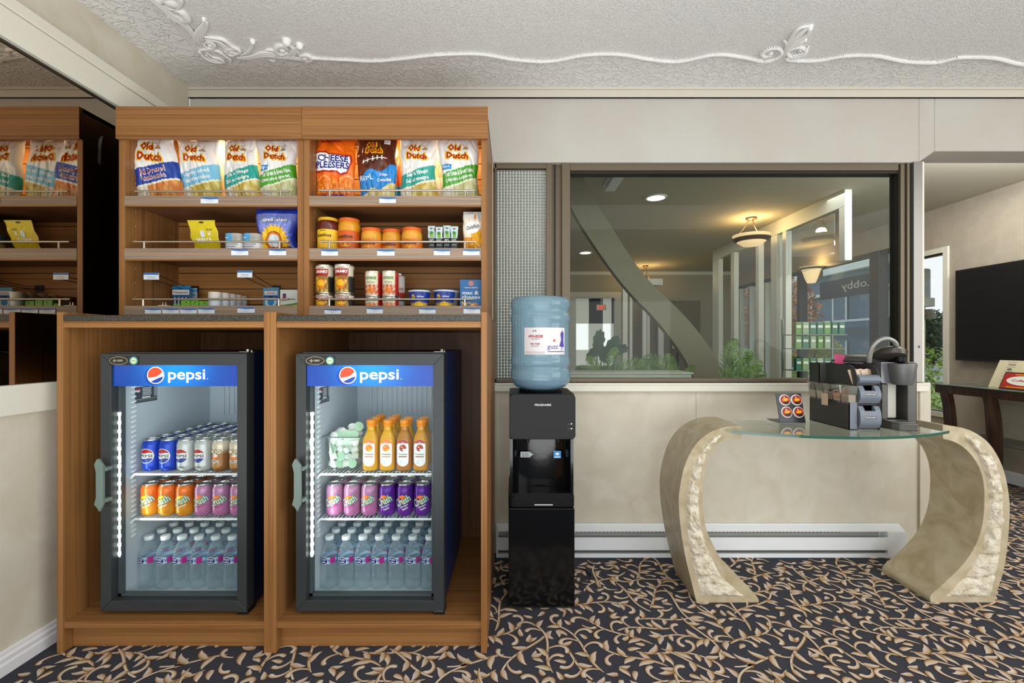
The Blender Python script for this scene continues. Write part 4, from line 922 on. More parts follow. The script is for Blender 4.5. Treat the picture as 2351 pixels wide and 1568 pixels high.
# ------------- left unit, bottom shelf
def hook(px0, px1, py0, py1, d0, bx, bz, lab):
    o = empty('peg_hook', (bx, DB-.001, bz), lab, 'hook', 'black wire peg hooks'); zc = (Z(py0, d0)+Z(py1, d0))/2; xc = (X(px0, d0)+X(px1, d0))/2
    m = MB()
    for q, dz in ((.012, .0), (-.006, -.022)): m.tube([(xc+q+.006, d0+.002, zc+dz+.008), (bx+q*.6, 2.12, bz+dz*.5+.006), (bx+q*.6, DB-.0005, bz+dz*.5+.012)], .0016, 6)
    m.box(bx-.02, bx+.02, DB-.004, DB-.0005, bz-.012, bz+.018)
    m.build('wire_arm', black, o, True)
    t = MB(); t.box(X(px0, d0), X(px1, d0), d0-.001, d0+.001, Z(py1, d0), Z(py0, d0), 0); f = front(0, d0-.0014, 0); t.rect(X(px0, d0), X(px1, d0), Z(py0+5, d0), Z(py0, d0), f, 1)
    for q in (9, 12): t.rect(X(px0+8, d0), X(px1-8, d0), Z(py0+q+1, d0), Z(py0+q, d0), f, 2)
    t.build('price_tag', [tagw, tagb, mat('tag_grey')], o, True, norm=False)
hook(330, 365, 626, 642, 1.90, X(437, 2.15), Z(664, 2.15), 'black wire peg hook holding the battery packs'); hook(545, 579, 621, 637, 1.90, X(628, 2.15), Z(662, 2.15), 'black wire peg hook holding the blue blister pack')
def blister(px0, px1, py0, py1, d, c, lab, art, nm='blister_pack', cat='pack'):
    o = empty(nm, (X((px0+px1)/2, d), d, Z(py1, d)), lab, cat); w_ = X(px1, d)-X(px0, d); hh = Z(py0, d)-Z(py1, d)
    MB().box(-w_/2, w_/2, 0, .004, 0, hh).build('backing_card', c, o, bev=.001)
    a = MB(); art(a, lambda k: front(0, -.0006-.0003*k, 0), w_, hh, o); a.build('print', PM, o, norm=False) if a.v else None
def bat(a, f, w, h, o):
    a.rect(-w*.5, w*.42, h*.55, h*.80, f(0), 3); a.text('Panasonic', f(1), -w*.04, h*.67, w*.8, .010, 4, bold=.02); a.rect(-w*.5, w*.5, h*.86, h, f(0), 8)
    m = MB(); [m.cyl(-w*.3+k*w*.2, -.006, .002, h*.42, .0065, 12) for k in range(4)]; m.build('battery', fm('battery_steel', '#6a7480', .25, metal=.6), o, smooth=40)['kind'] = 'stuff'
blister(396, 438, 656, 702, 2.10, fm('card_navy', '#2c5d8c'), 'blue and white battery pack hanging from the left hook', bat, 'battery_pack')
blister(420, 452, 661, 702, 2.125, fm('card_pale', '#9db8c6'), 'second battery pack showing behind the front one', lambda a, f, w, h, o: (a.text('nic', f(0), w*.3, h*.6, w*.22, None, 4, bold=.02), a.rect(-w*.5, w*.5, h*.8, h*.9, f(0), 8)), 'battery_pack')
def flo(a, f, w, h, o): a.disc(0, h*.22, w*.36, w*.36, f(0), 11, n=18); a.disc(0, h*.22, w*.22, w*.22, f(1), 8, n=14); a.rect(-w*.4, w*.4, h*.62, h*.80, f(0), 3); a.rect(-w*.3, w*.3, h*.68, h*.72, f(1), 0); a.rect(-w*.46, w*.46, h*.45, h*.55, f(0), 2)
blister(604, 640, 660, 703, 2.06, fm('card_sky', '#5f9ac0'), 'pale blue blister pack hanging from the right hook', flo)
d = 1.96; o = empty('power_adapter', (X(379, d), d, S3), 'white plug adapter lying at the left of the bottom shelf', 'plug adapter')
MB().lathe([(.026, .0004), (.028, .004), (.028, .012), (.024, .016), (0, .017)], seg=24).build('adapter_body', WHT, o, smooth=40); m = MB(); m.box(-.008, -.005, -.004, .004, .016, .030); m.box(.004, .007, -.004, .004, .016, .030); m.build('prong', tin_m, o)['kind'] = 'stuff'
for i, (px0, px1, py, lab) in enumerate(((398, 412, 697, 'low pale green packet beside the plug adapter'), (415, 436, 689, 'left small bright green box'), (438, 455, 689, 'middle small bright green box'), (457, 478, 691, 'right small bright green box beside the white rolls'))):
    d = 1.95; w_ = X(px1, d)-X(px0, d); o = empty('small_box', (X((px0+px1)/2, d), d, S3), lab, 'box', 'small green boxes on the bottom shelf')
    hh = Z(py, d)-S3; MB().box(-w_/2, w_/2, 0, .03, .0004, hh).build('carton', fm('box_green', '#6fae3c', .4), o, bev=.001)
    a = MB(); f = front(0, -.0005, 0); a.rect(-w_*.3, w_*.1, hh*.12, hh*.35, f, 3); a.disc(w_*.1, hh*.75, .003, .003, f, 4, n=10); a.rect(-w_*.5, w_*.5, 0.001, hh*.1, f, 5); a.build('print', PM, o, norm=False)
for i, (px, pyt, wpx, d) in enumerate(((493.5, 671, 27, 1.95), (513.5, 673, 25, 2.0), (529, 675.5, 24, 2.05), (543, 677.5, 22, 2.10), (556, 680, 21, 2.15))):
    R = (X(px+wpx/2, d)-X(px-wpx/2, d))/2; H = Z(pyt, d)-S3; o = empty('ointment_tub', (X(px, d), d, S3), f'white tub with pale label, {ORD[i]} from the front in the row', 'tub', 'row of white tubs running back')
    MB().lathe([(R*.93, .0004), (R*.95, .003), (R*.95, H*.55)], seg=26).build('tub_body', fm('tub_pearl', '#c9d3d8', .25), o, smooth=40)
    MB().lathe([(R, H*.555), (R, H*.96), (R*.96, H), (0, H)], seg=26).build('lid', fm('tub_lid', '#dcd8cc', .3), o, smooth=40)
d = 1.965; w_ = X(683, d)-X(643, d); hh = Z(665, d)-S3; o = empty('razor_box', (X(663, d), d, S3), 'white and green carton at the right end of the left unit bottom shelf', 'box')
MB().box(-w_/2, w_/2, 0, .05, .0004, hh).build('carton', fm('carton_white', '#dcdccf', .45), o, bev=.001); a = MB(); f = lambda k: front(0, -.0005-k*.0003, 0)
a.text('Gillette', f(0), w_*.16, hh*.52, w_*.4, .007, 4, bold=.03); a.rect(-w_*.5, w_*.5, .002, hh*.24, f(0), 1); a.shape([(-w_*.5, hh*.2), (w_*.5, hh*.34), (w_*.5, hh*.24), (-w_*.5, hh*.1)], f(1), 5); a.rect(-w_*.35, -w_*.15, hh*.45, hh*.8, f(0), 2); a.rect(-w_*.3, -w_*.2, hh*.5, hh*.7, f(1), 0); a.build('print', PM, o, norm=False)

# ---------------------------------------------------------------- drinks in the coolers
RC = .0325; HCN = .1215
can_top = mat('can_lid', '#bfc3c0', .22, metal=.9)
def soda(name, label, colf, art, grp, rz=0):
    o = empty(name, (0, 0, 0), label, 'soda can', grp)
    m = MB(); prof = [(.025, .0004), (.027, .002), (.0305, .008), (RC, .012)]+[(RC, .012+.088*k/8) for k in range(1, 9)]+[(RC*.97, .106), (.029, .112), (.0272, .1165)]
    m.lathe(prof, seg=28, colf=colf); m.build('can_body', mat('can_paint', rough=.28, metal=.25, attr=True), o, smooth=60)
    MB().lathe([(.0270, .1162), (.0276, .1185), (.0272, HCN), (.0262, HCN), (.0255, .1185), (0, .1185)], seg=24).build('can_lid', can_top, o, smooth=40)
    t = MB(); t.disc(0, -.004, .008, .011, lambda u, v: (u, v, .1195), 0, n=12); t.build('pull_tab', tin_m, o)
    if art:
        a = MB(); art(a, lambda k: (lambda u, v: ((RC+.0005+k*.0004)*math.sin(u/RC-.12), -(RC+.0005+k*.0004)*math.cos(u/RC-.12), v))); a.build('print', PM+[fm('can_pink', '#b97aa6'), fm('crush_mint', '#bcd9c4'), fm('crush_dark', '#2e6b50'), fm('mug_cream', '#efe6c8')], o, norm=False)
    return o
def pep(a, f, can=None):
    n = 18; r = .0262; cy = .060; c = lambda u: math.sqrt(max(0, r*r-u*u))
    c2 = lambda u: math.sqrt(max(0, (r*1.08)**2-u*u))
    band(a, -r*1.08, r*1.08, lambda u: cy-c2(u), lambda u: cy+c2(u), f(0), 3, n); band(a, -r, r, lambda u: cy-c(u), lambda u: cy+c(u), f(.5), 3, n)
    band(a, -r, r, lambda u: max(cy-c(u), min(cy+c(u), cy+.010+.05*u)) if False else min(cy+c(u), cy+.0105+.0015*math.sin(u*150)), lambda u: cy+c(u), f(1), 0, n)
    band(a, -r, r, lambda u: cy-c(u), lambda u: max(cy-c(u), cy-.0095+.0015*math.sin(u*150)), f(1), 2, n)
    a.text('PEPSI', f(1.5), 0, cy, .045, .0115, 4, bold=.03)
def crush(a, f, col):
    a.disc(.0, .066, .017, .016, f(0), 6, n=18, rot=.4) if col != 'o' else a.disc(.0, .066, .017, .014, f(0), 1, n=18, rot=.4)
    a.text('Crush', f(.8), .0, .060, .066, .034, 14, rot=.42, bold=.06); a.text('Crush', f(1.6), .0, .060, .063, .029, 13, rot=.42, bold=.02)
    a.text({'o': 'Orange', 'p': 'Cream Soda', 'g': 'Grape'}[col], f(1), .007, .040, .032, .007, {'o': 3, 'p': 10, 'g': 3}[col], rot=.42, bold=.02)
    if col == 'g': a.text('Raisin', f(1), .011, .031, .022, .007, 3, rot=.42, bold=.02)
def mug(a, f, c=None):
    a.text('MUG', f(.5), 0, .076, .048, .018, 9, bold=.07); a.text('MUG', f(1.2), 0, .076, .045, .015, 15, bold=.03)
    a.disc(.002, .056, .012, .010, f(.5), 6, n=14); a.disc(.004, .062, .010, .006, f(.8), 3, n=12)
    a.text('ROOT BEER', f(1), 0, .042, .036, .006, 3, bold=.02); a.text('RACINETTE', f(1), 0, .034, .036, .006, 3, bold=.02)
    for k in range(3): a.rect(-.02, .02, .016+.005*k, .0175+.005*k, f(.5), 1, n=6)
def plaincol(c, c2=None, h0=0): return lambda a, h: C(c) if not c2 else lerp(C(c), C(c2), sm(.03+h0, .09+h0, h))
CANS = {
 'blue': ('blue cola can', plaincol('#123fb4'), pep), 'silver': ('silver diet cola can', plaincol('#b9bdbb'), lambda a, f: (pep(a, f), a.text('DIET DIÈTE', f(1), -.001, .018, .030, .005, 4, bold=.03))),
 'mug': ('brown and tan root beer can', lambda a, h: lerp(C('#8a5a28'), C('#cfc7b0'), sm(.065, .095, h)), mug),
 'orange': ('orange soda can', lambda a, h: lerp(C('#d9901f'), C('#d86a1c'), sm(.03, .07, h)), lambda a, f: crush(a, f, 'o')),
 'pink': ('pink cream soda can', plaincol('#b873a0', '#ab7a9c'), lambda a, f: crush(a, f, 'p')),
 'purple': ('purple grape soda can', plaincol('#6a2d98', '#542088'), lambda a, f: crush(a, f, 'g'))}
PROTO = {}
def put_can(kind, x, y, z, label, grp, rz=0):
    if kind not in PROTO:
        o = soda('soda_can', label, CANS[kind][1], CANS[kind][2], grp); o.location = (x, y, z); o.rotation_euler = (0, 0, rz); PROTO[kind] = o; family(o)
    else: dup(PROTO[kind], (x, y, z), label, rz, grp)
rnd = random.Random(5)
rows7 = ['blue', 'blue', 'silver', 'silver', 'mug', 'mug']
for c in range(6):
    for r in range(6):
        kind = rows7[c]
        if r > 0: kind = 'blue' if (c < 2 or r > 2 or (c == 5 and r > 1)) else rows7[c]
        nm = CANS[kind][0]
        lab = f'{nm}, {ORD[c]} column and {ORD[r]} row, upper rack of left cooler'
        put_can(kind, -1.415+.0682*c+rnd.uniform(-.001, .001), 1.79+.067*r, .6075, lab, 'soda cans on the upper rack of the left cooler', rnd.uniform(-.12, .12) if c or r else .1)
for side, x0, kinds in (('left', -1.416, ['orange']*3+['pink']*3), ('right', -.694, ['pink']*3+['purple']*3)):
    for c in range(6):
        for r in range(3):
            lab = f'{CANS[kinds[c]][0]}, {ORD[c]} column and {ORD[r]} row, lower rack of {side} cooler'
            put_can(kinds[c], x0+.0686*c+(.004 if c > 2 and side == 'left' else 0), 1.785+.068*r, .4355, lab, f'soda cans on the lower rack of the {side} cooler', rnd.uniform(-.15, .15))
# water bottles
pet = bpy.data.materials.new('clear_plastic'); pet.use_nodes = True; nt = pet.node_tree; nt.nodes.clear()
_o = N(nt, 'ShaderNodeOutputMaterial'); _t = N(nt, 'ShaderNodeBsdfTransparent'); _t.inputs[0].default_value = (.955, .98, .985, 1)
_d = N(nt, 'ShaderNodeBsdfPrincipled'); _d.inputs['Base Color'].default_value = C('#c9dbe2'); _d.inputs['Roughness'].default_value = .15
_l = N(nt, 'ShaderNodeLayerWeight', Blend=.25); _r = N(nt, 'ShaderNodeMapRange'); _r.inputs['To Min'].default_value = .09; _r.inputs['To Max'].default_value = .5
nt.links.new(_l.outputs['Facing'], _r.inputs['Value']); _x = N(nt, 'ShaderNodeMixShader'); nt.links.new(_r.outputs[0], _x.inputs[0]); nt.links.new(_t.outputs[0], _x.inputs[1]); nt.links.new(_d.outputs[0], _x.inputs[2]); nt.links.new(_x.outputs[0], _o.inputs[0]); wcap = mat('cap_white', '#dfe9ec', .4)
wlab = mat('water_label', rough=.35, attr=True)
def bottle_proto(lab):
    o = empty('water_bottle', (0, 0, 0), lab, 'water bottle', None); R = .0312
    prof = [(.022, .0005), (.027, .003), (.030, .010)]
    for k in range(10): z = .014+.0085*k; prof += [(R, z), (R*.955, z+.0035), (R*.955, z+.005)]
    prof += [(R, .100), (R*.985, .102), (R*.985, .124), (R, .126), (R*.97, .136), (R*.86, .150), (R*.66, .165), (R*.42, .178), (.0125, .183), (.0125, .186)]
    MB().lathe(prof, seg=20).build('plastic_body', pet, o, smooth=70, norm=False)
    m = MB(); m.lathe([(.0165, .186), (.0168, .187), (.0168, .199), (.0155, .2005), (0, .2005)], seg=20); m.build('cap', wcap, o, smooth=40)
    def wc(a, h):
        t = ((a+PI/2+.4) % (2*PI))
        if .9 < t < 1.45: return C('#b02a86')
        return lerp(C('#2f7fc0'), C('#cfe4ee'), .5+.5*math.sin(t*3+h*300))
    m = MB(); m.lathe([(R*.995, .1015+.0235*k/6) for k in range(7)], seg=36, colf=wc); m.f = m.f[:36*6]; m.m = m.m[:36*6]
    m.build('label_wrap', wlab, o, norm=False, smooth=60)
    a = MB(); f = lambda k: (lambda u, v: ((R+.0004+k*.0003)*math.sin(u/R-.35), -(R+.0004+k*.0003)*math.cos(u/R-.35), v))
    def ov(rx, ry, k, mi): band(a, -rx, rx, lambda u: .113-ry*math.sqrt(max(0, 1-(u/rx)**2)), lambda u: .113+ry*math.sqrt(max(0, 1-(u/rx)**2)), f(k), mi, 14)
    ov(.0175, .0145, 0, 3); ov(.0158, .0128, 1, 2); a.text('PURE', f(2), 0, .118, .020, .0062, 3, bold=.03); a.text('Life', f(2), 0, .1085, .017, .0068, 3, bold=.03)
    a.build('print', PM, o, norm=False)
    return o
bp = None
for side, x0 in (('left', -1.4265), ('right', -.7175)):
    for r in range(6):
        for c in range(7):
            lab = f'clear water bottle, {ORD[c]} column and {ORD[r]} row on the {side} cooler floor'
            loc = (x0+.0655*c+(.006 if r % 2 else 0)*0+rnd.uniform(-.0008, .0008), 1.79+.0655*r, .1485); g = f'water bottles on the floor of the {side} cooler'
            if loc[0] > (-1.0 if side == 'left' else -.292)-.032: continue
            if bp is None: bp = bottle_proto(lab); bp.location = loc; bp['group'] = g; family(bp)
            else: dup(bp, loc, lab, rnd.uniform(-.3, .35), g)
# juice bottles
def juice(label, body, red):
    o = empty('juice_bottle', (0, 0, 0), label, 'juice bottle', 'juice bottles in the right cooler')
    W = .0305
    def sq(r, z, seg=32):
        return [(r*math.copysign(abs(math.cos(a))**.62, math.cos(a)), r*math.copysign(abs(math.sin(a))**.62, math.sin(a)), z) for a in [2*PI*i/seg for i in range(seg)]]
    prof = [(.024, .0004), (.0295, .005), (W, .012), (W, .105), (.0285, .125), (.0215, .142), (.0155, .156), (.0145, .168), (.0145, .172)]
    m = MB(); vs = []
    for r, z in prof: vs += sq(r, z)
    n = len(prof); fs = [(j*32+i, j*32+(i+1) % 32, (j+1)*32+(i+1) % 32, (j+1)*32+i) for j in range(n-1) for i in range(32)]+[tuple(range(31, -1, -1))]
    m.add(vs, fs); m.build('bottle_body', fm('juice_'+body[1:], body, .12, coat=.6), o, smooth=50)
    m = MB(); m.lathe([(.0175, .170), (.018, .171), (.018, .180), (.0165, .181), (.0185, .182), (.0185, .194), (.017, .1955), (0, .1955)], seg=24); m.build('cap', fm('cap_orange', '#ee9216', .35), o, smooth=40)
    a = MB(); f = lambda k: front(0, -W-.0006-.0004*k, 0)
    def stad(w, z0, z1, k, mi): pts = [(w*math.cos(t), z1-w+w*math.sin(t)) for t in [PI*i/12 for i in range(13)]]+[(w*math.cos(t), z0+w+w*math.sin(t)) for t in [PI+PI*i/12 for i in range(13)]]; a.shape(pts, f(k), mi)
    stad(.0235, .018, .122, 0, 0 if red else 6); stad(.0222, .0195, .1205, .5, 3); band(a, -.0215, .0215, lambda u: .109, lambda u: .098+math.sqrt(max(0, .0225**2-u*u)), f(1), 0 if red else 6, 12)
    a.text('Juice' if False else ('100%' ), f(1.5), 0, .1125, .012, None, 3); a.disc(0, .091, .0135, .0135, f(1), 0 if red else 6, n=20); a.disc(.005, .084, .007, .005, f(1.5), 3 if red else 1, n=12); a.disc(-.004, .095, .004, .003, f(1.5), 1, n=8)
    a.text('Tropicana', f(1), 0, .0665, .036, .008, 5, bold=.04); a.rect(-.016, .016, .0555, .0595, f(1), 0 if red else 6); a.rect(-.013, .013, .048, .050, f(1), 11); a.rect(-.012, -.004, .028, .044, f(1), 11); a.rect(-.001, .012, .040, .0415, f(1), 11)
    a.build('label_panel', PM, o, norm=False)
    return o
jp = {}
for c in range(4):
    for r in range(3):
        red = c > 1; body = ['#dba40e', '#dba40e', '#b0741a', '#cf8f14'][c]
        if r and c == 2: body = '#c9a012'
        if r == 2 and c in (2, 3): continue
        lab = (f'{"apple" if red else "orange"} juice bottle with orange cap, {ORD[c]} column and {ORD[r]} row in right cooler')
        k = (body, red); loc = (-.5530+.0655*c, 1.79+.063*r, .6075)
        if k not in jp: jp[k] = juice(lab, body, red); jp[k].location = loc; family(jp[k])
        else: dup(jp[k], loc, lab, rnd.uniform(-.05, .05))
# bin of creamer cups
binx0, binx1, by0, by1, bz0, bz1 = -.735, -.592, 1.765, 1.93, .6075, .749
o = empty('plastic_bin', ((binx0+binx1)/2, by0, bz0), 'clear plastic bin full of creamer cups on the upper rack of the right cooler', 'bin')
bpl = thinglass('bin_plastic', (.93,.97,.96), .06, .05)
m = MB(); ins = .018; bc = [(binx0+ins, by0+ins*.6), (binx1-ins, by0+ins*.6), (binx1-ins, by1-ins), (binx0+ins, by1-ins)]; tcn = [(binx0, by0), (binx1, by0), (binx1, by1), (binx0, by1)]
vs = [(*p, bz0+.0005) for p in bc]+[(*p, bz1-.012) for p in tcn]; m.add(vs, [(0, 1, 2, 3)]+[(i, (i+1) % 4, (i+1) % 4+4, i+4) for i in range(4)]); m.build('bin_wall', bpl, o, True, norm=False)
m = MB()
for e in (0, .0): 
    m.box(binx0-.004, binx1+.004, by0-.005, by0, bz1-.012, bz1-.008); m.box(binx0-.004, binx1+.004, by1, by1+.005, bz1-.012, bz1-.008); m.box(binx0-.006, binx0, by0, by1, bz1-.012, bz1-.008); m.box(binx1, binx1+.006, by0, by1, bz1-.012, bz1-.008)
m.build('bin_rim', mat('bin_rim', '#b8c6c2', .15), o, True, bev=.0015)
cw, cgm = mat('creamer_white', '#e9ede6', .4), mat('creamer_green', '#a9cfae', .35)
def creamer(lab):
    q = empty('creamer_cup', (0, 0, 0), lab, 'creamer cup', 'creamer cups in the bin'); r = .0165
    MB().lathe([(r*.72, -.014), (r*.95, .009), (r*1.12, .0095), (r*1.12, .0115)], seg=18).build('cup', cw, q, smooth=40)
    MB().lathe([(r*1.08, .0117), (0, .0122)], seg=18).build('foil_lid', cgm, q); return q
cupn = 0; cproto = None; spots = []
rr = random.Random(3)
for iz in range(5):
    for iy in range(2):
        for ix in range(4):
            spots.append((binx0+.034+ix*.0262-(.004 if iz == 0 else 0)+rr.uniform(-.003, .003), by0+.034+iy*.05+rr.uniform(-.004, .004), bz0+.022+iz*.0275+rr.uniform(-.003, .003)))
spots += [(binx0+.095, by0+.06, bz1+.012), (binx1-.022, by0+.05, bz1+.020), (binx0+.06, by0+.05, bz1+.002)]
for i, sp in enumerate(spots):
    lv = ['lowest', 'second', 'third', 'fourth', 'top'][min(4, i//8)]
    frt = 'front' if (i//4) % 2 == 0 else 'back'
    lab = f'white creamer cup, {ORD[i%4]} from left, {frt} side of the {lv} layer in the bin' if i < 40 else ['white creamer cup heaped on top of the bin, middle', 'white creamer cup with green lid up, on the right bin corner', 'white creamer cup heaped on top of the bin, leftmost'][i-40]
    e = (rr.choice((0, PI/2, -PI/2, PI, 1.2, 2.0)), rr.uniform(-.9, .9), rr.uniform(0, 6))
    if (i//4) % 2 == 0 and i < 40 and rr.random() < .45: e = (PI/2-.2+rr.uniform(-.3, .3), rr.uniform(-.4, .4), rr.uniform(-.3, .3))
    if i == 41: e = (1.1, .3, .5)
    if cproto is None: cproto = creamer(lab); family(cproto); cproto.location = sp; cproto.rotation_euler = e
    else: q = dup(cproto, sp, lab); q.rotation_euler = e
# ---------------------------------------------------------------- water cooler and bottle
def smooth_pts(pts, k=5, closed=False):
    out = []; n = len(pts); rng = range(n if closed else n-1)
    for i in rng:
        g = (lambda j: pts[j % n]) if closed else (lambda j: pts[max(0, min(n-1, j))])
        p0, p1, p2, p3 = g(i-1), g(i), g(i+1), g(i+2)
        for q in range(k):
            t = q/k; out.append(tuple(.5*(2*p1[a]+(p2[a]-p0[a])*t+(2*p0[a]-5*p1[a]+4*p2[a]-p3[a])*t*t+(3*p1[a]-p0[a]-3*p2[a]+p3[a])*t**3) for a in range(2)))
    if not closed: out.append(tuple(pts[-1]))
    return out
def rrect(x0, x1, y0, y1, r, n=5):
    return [(cx_+r*math.cos(a), cy_+r*math.sin(a)) for cx_, cy_, s in ((x1-r, y1-r, 0), (x0+r, y1-r, PI/2), (x0+r, y0+r, PI), (x1-r, y0+r, 1.5*PI)) for a in [s+PI/2*i/n for i in range(n+1)]]
gb = mat('gloss_black', '#0c0d0e', .12, spec=.6); bump(gb, 14, .05, .01); gb2 = mat('satin_black', '#121315', .34, spec=.22)
d = 1.884; wx0, wx1 = X(1169.5, d), X(1321.5, d); wd = 2.19; wz = Z(905, d); zn0, zn1 = Z(1132, d), Z(1009, d); zt1, zd1 = Z(1143, d), Z(1166, d)
o = empty('water_cooler', ((wx0+wx1)/2, d, 0), 'black freestanding water cooler beside the snack cabinets', 'water cooler')
m = MB(); m.prism(rrect(wx0, wx1, zn1, wz, .018), d, d+.03, 'y'); m.prism(rrect(wx0, wx1, d+.02, wd, .02), zn1, wz-.003, 'z'); m.build('upper_panel', gb2, o, True, bev=.002)
m = MB(); a_ = wx0+.002; b_ = wx1-.008
m.prism([(a_, d+.006), (a_, wd), (b_, wd), (b_, d+.006), (b_-.012, d+.006), (b_-.014, d+.05), (b_-.04, d+.085), ((a_+b_)/2, d+.10), (a_+.04, d+.085), (a_+.014, d+.05), (a_+.012, d+.006)], zn0-.01, zn1+.001, 'z'); m.build('niche', gb, o, True, smooth=50)
for x_ in (X(1211, d), X(1284, d)): 
    m = MB(); m.cyl(x_, d+.045, zn1-.018, zn1, .008, 14); m.build('spout', gb2, o, True, smooth=40)
m = MB(); lx0, lx1 = X(1167, d), X(1320, d); m.prism(rrect(lx0, lx1, d+.004, wd, .02), zd1+.001, zt1+.004, 'z'); m.build('tray_surround', gb2, o, True, bev=.002)
m = MB(); m.prism(rrect(lx0+.006, lx1-.006, d-.002, d+.09, .025), zt1+.004, zn0, 'z', 0)
for k in range(11):
    hx = lx0+.018+k*.0228; m.disc(hx, (zt1+zn0)/2+.004, .0085 if k % 2 else .006, .0042, front(0, d-.0026, 0), 1, n=12)
m.build('drip_tray', [gb2, mat('tray_hole', '#050505', .9), tin_m], o, True, norm=False)
m = MB(); m.box(lx0+.001, lx1-.001, d, wd, .012, zd1-.002); m.build('lower_door', gb, o, True, bev=.004)
m = MB(); m.box(lx0+.004, lx1-.012, d+.012, wd-.01, 0, .013); m.build('base', mat('base_black', '#0a0a0a', .6), o, True)
m = MB()
f = front(0, d-.0006, 0); m.text('FRIGIDAIRE', f, X(1246.5, d), Z(929.5, d), X(1266, d)-X(1228, d), .0085, 0, bold=.03)
m.rect(X(1227, d), X(1269, d), Z(1160, d), Z(1157.5, d), front(0, d-.0012, 0), 0)
for yy in (973, 984): m.disc(X(1312, d), Z(yy, d), .0032, .0032, f, 0, n=12); m.rect(X(1304, d), X(1307, d), Z(yy+1, d), Z(yy, d), f, 1)
m.build('print', [mat('print_silver', '#c9ccd0', .35), mat('print_grey', '#7b7d80', .4)], o, True, norm=False)
m = MB(); ds = d+.075; f = front(0, ds, 0)
m.shape([(X(1195, ds), Z(1037, ds)), (X(1216, ds), Z(1037, ds)), (X(1224, ds), Z(1043, ds)), (X(1216, ds), Z(1050, ds)), (X(1195, ds), Z(1050, ds))], f, 0)
for yy in (1040, 1044, 1047): m.rect(X(1198, ds), X(1214, ds), Z(yy+1, ds), Z(yy, ds), front(0, ds-.0005, 0), 1)
m.rect(X(1271, ds), X(1288, ds), Z(1052, ds), Z(1035, ds), f, 2); m.disc(X(1279.5, ds), Z(1042, ds), .008, .006, front(0, ds-.0005, 0), 3, n=12); m.rect(X(1273, ds), X(1286, ds), Z(1050, ds), Z(1048, ds), front(0, ds-.0005, 0), 3)
m.build('sticker', [mat('sticker_silver', '#a9b0b4', .4), black, mat('sticker_cyan', '#2b93d6', .4), WHT], o, True, norm=False)
m = MB(); bx, by = X(1240.5, 2.04), 2.04; m.lathe([(.095, wz-.004), (.098, wz+.004), (.092, wz+.012), (.075, wz+.012), (.07, wz-.002)], bx, by, 0, 40); m.build('bottle_collar', gb2, o, True, smooth=40)
m = MB(); m.tube([(wx1-.03, wd-.01, .05), (wx1+.02, wd+.02, .012), (wx1+.06, 2.22, .007), (wx1+.10, 2.20, .006), (wx1+.115, 2.15, .006), (wx1+.09, 2.10, .006), (wx1+.03, 2.09, .006), (wx1-.02, 2.12, .01)], .004, 8); m.build('power_cord', black, o, True, smooth=60)
# bottle
R = .1345; H0 = wz+.010
wb = bpy.data.materials.new('blue_polycarbonate'); wb.use_nodes = True; nt = wb.node_tree; nt.nodes.clear()
out = N(nt, 'ShaderNodeOutputMaterial'); tr = N(nt, 'ShaderNodeBsdfTransparent'); tr.inputs[0].default_value = (.60, .77, .86, 1)
pb = N(nt, 'ShaderNodeBsdfPrincipled'); pb.inputs['Base Color'].default_value = C('#a3c6d8'); pb.inputs['Roughness'].default_value = .12; pb.inputs['Coat Weight'].default_value = .6
tcx = N(nt, 'ShaderNodeTexCoord'); tnn = N(nt, 'ShaderNodeTexNoise', Scale=22.0, Detail=2); nt.links.new(tcx.outputs['Object'], tnn.inputs['Vector'])
bpp = N(nt, 'ShaderNodeBump', Strength=.15, Distance=.01); nt.links.new(tnn.outputs['Fac'], bpp.inputs['Height']); nt.links.new(bpp.outputs[0], pb.inputs['Normal'])
mx = N(nt, 'ShaderNodeMixShader'); mx.inputs[0].default_value = .42; nt.links.new(tr.outputs[0], mx.inputs[1]); nt.links.new(pb.outputs[0], mx.inputs[2]); nt.links.new(mx.outputs[0], out.inputs[0])
o = empty('water_jug', (bx, by, H0), 'large blue water jug standing upside down on the black cooler', 'water jug')
pz = lambda py: Z(py, by)-H0
prof = [(.030, pz(899)-.0), (.085, pz(893)), (.112, pz(886)), (.129, pz(876)), (R, pz(866)), (R, pz(852)), (R*.955, pz(846)), (R*.93, pz(842)), (R*.955, pz(838)), (R, pz(834)), (R, pz(826)), (R*.975, pz(822)), (R*.965, pz(818)), (R*.965, pz(745)), (R*.975, pz(741)), (R, pz(738)), (R, pz(727)), (R*.965, pz(722)), (R*.935, pz(717)), (R*.96, pz(711)), (R, pz(706)), (R, pz(697)), (R*.97, pz(689)), (R*.88, pz(684.5)), (R*.6, pz(682.5)), (R*.3, pz(683.5)), (0, pz(684))]
MB().lathe(prof, seg=64).build('jug_body', wb, o, smooth=60, norm=False)
MB().lathe([(0, pz(892)), (.08, pz(891)), (.108, pz(885)), (.125, pz(876)), (R*.96, pz(868)), (0, pz(868.5))], seg=48).build('water', thinglass('water_blue', (.42, .68, .86), .05, 0, 1.33), o, smooth=50, norm=False)
m = MB(); Rl = R*.965+.0012; f = lambda k: (lambda u, v: ((Rl+k*.0006)*math.sin(u/Rl), -(Rl+k*.0006)*math.cos(u/Rl), v)); k_ = by-R; 
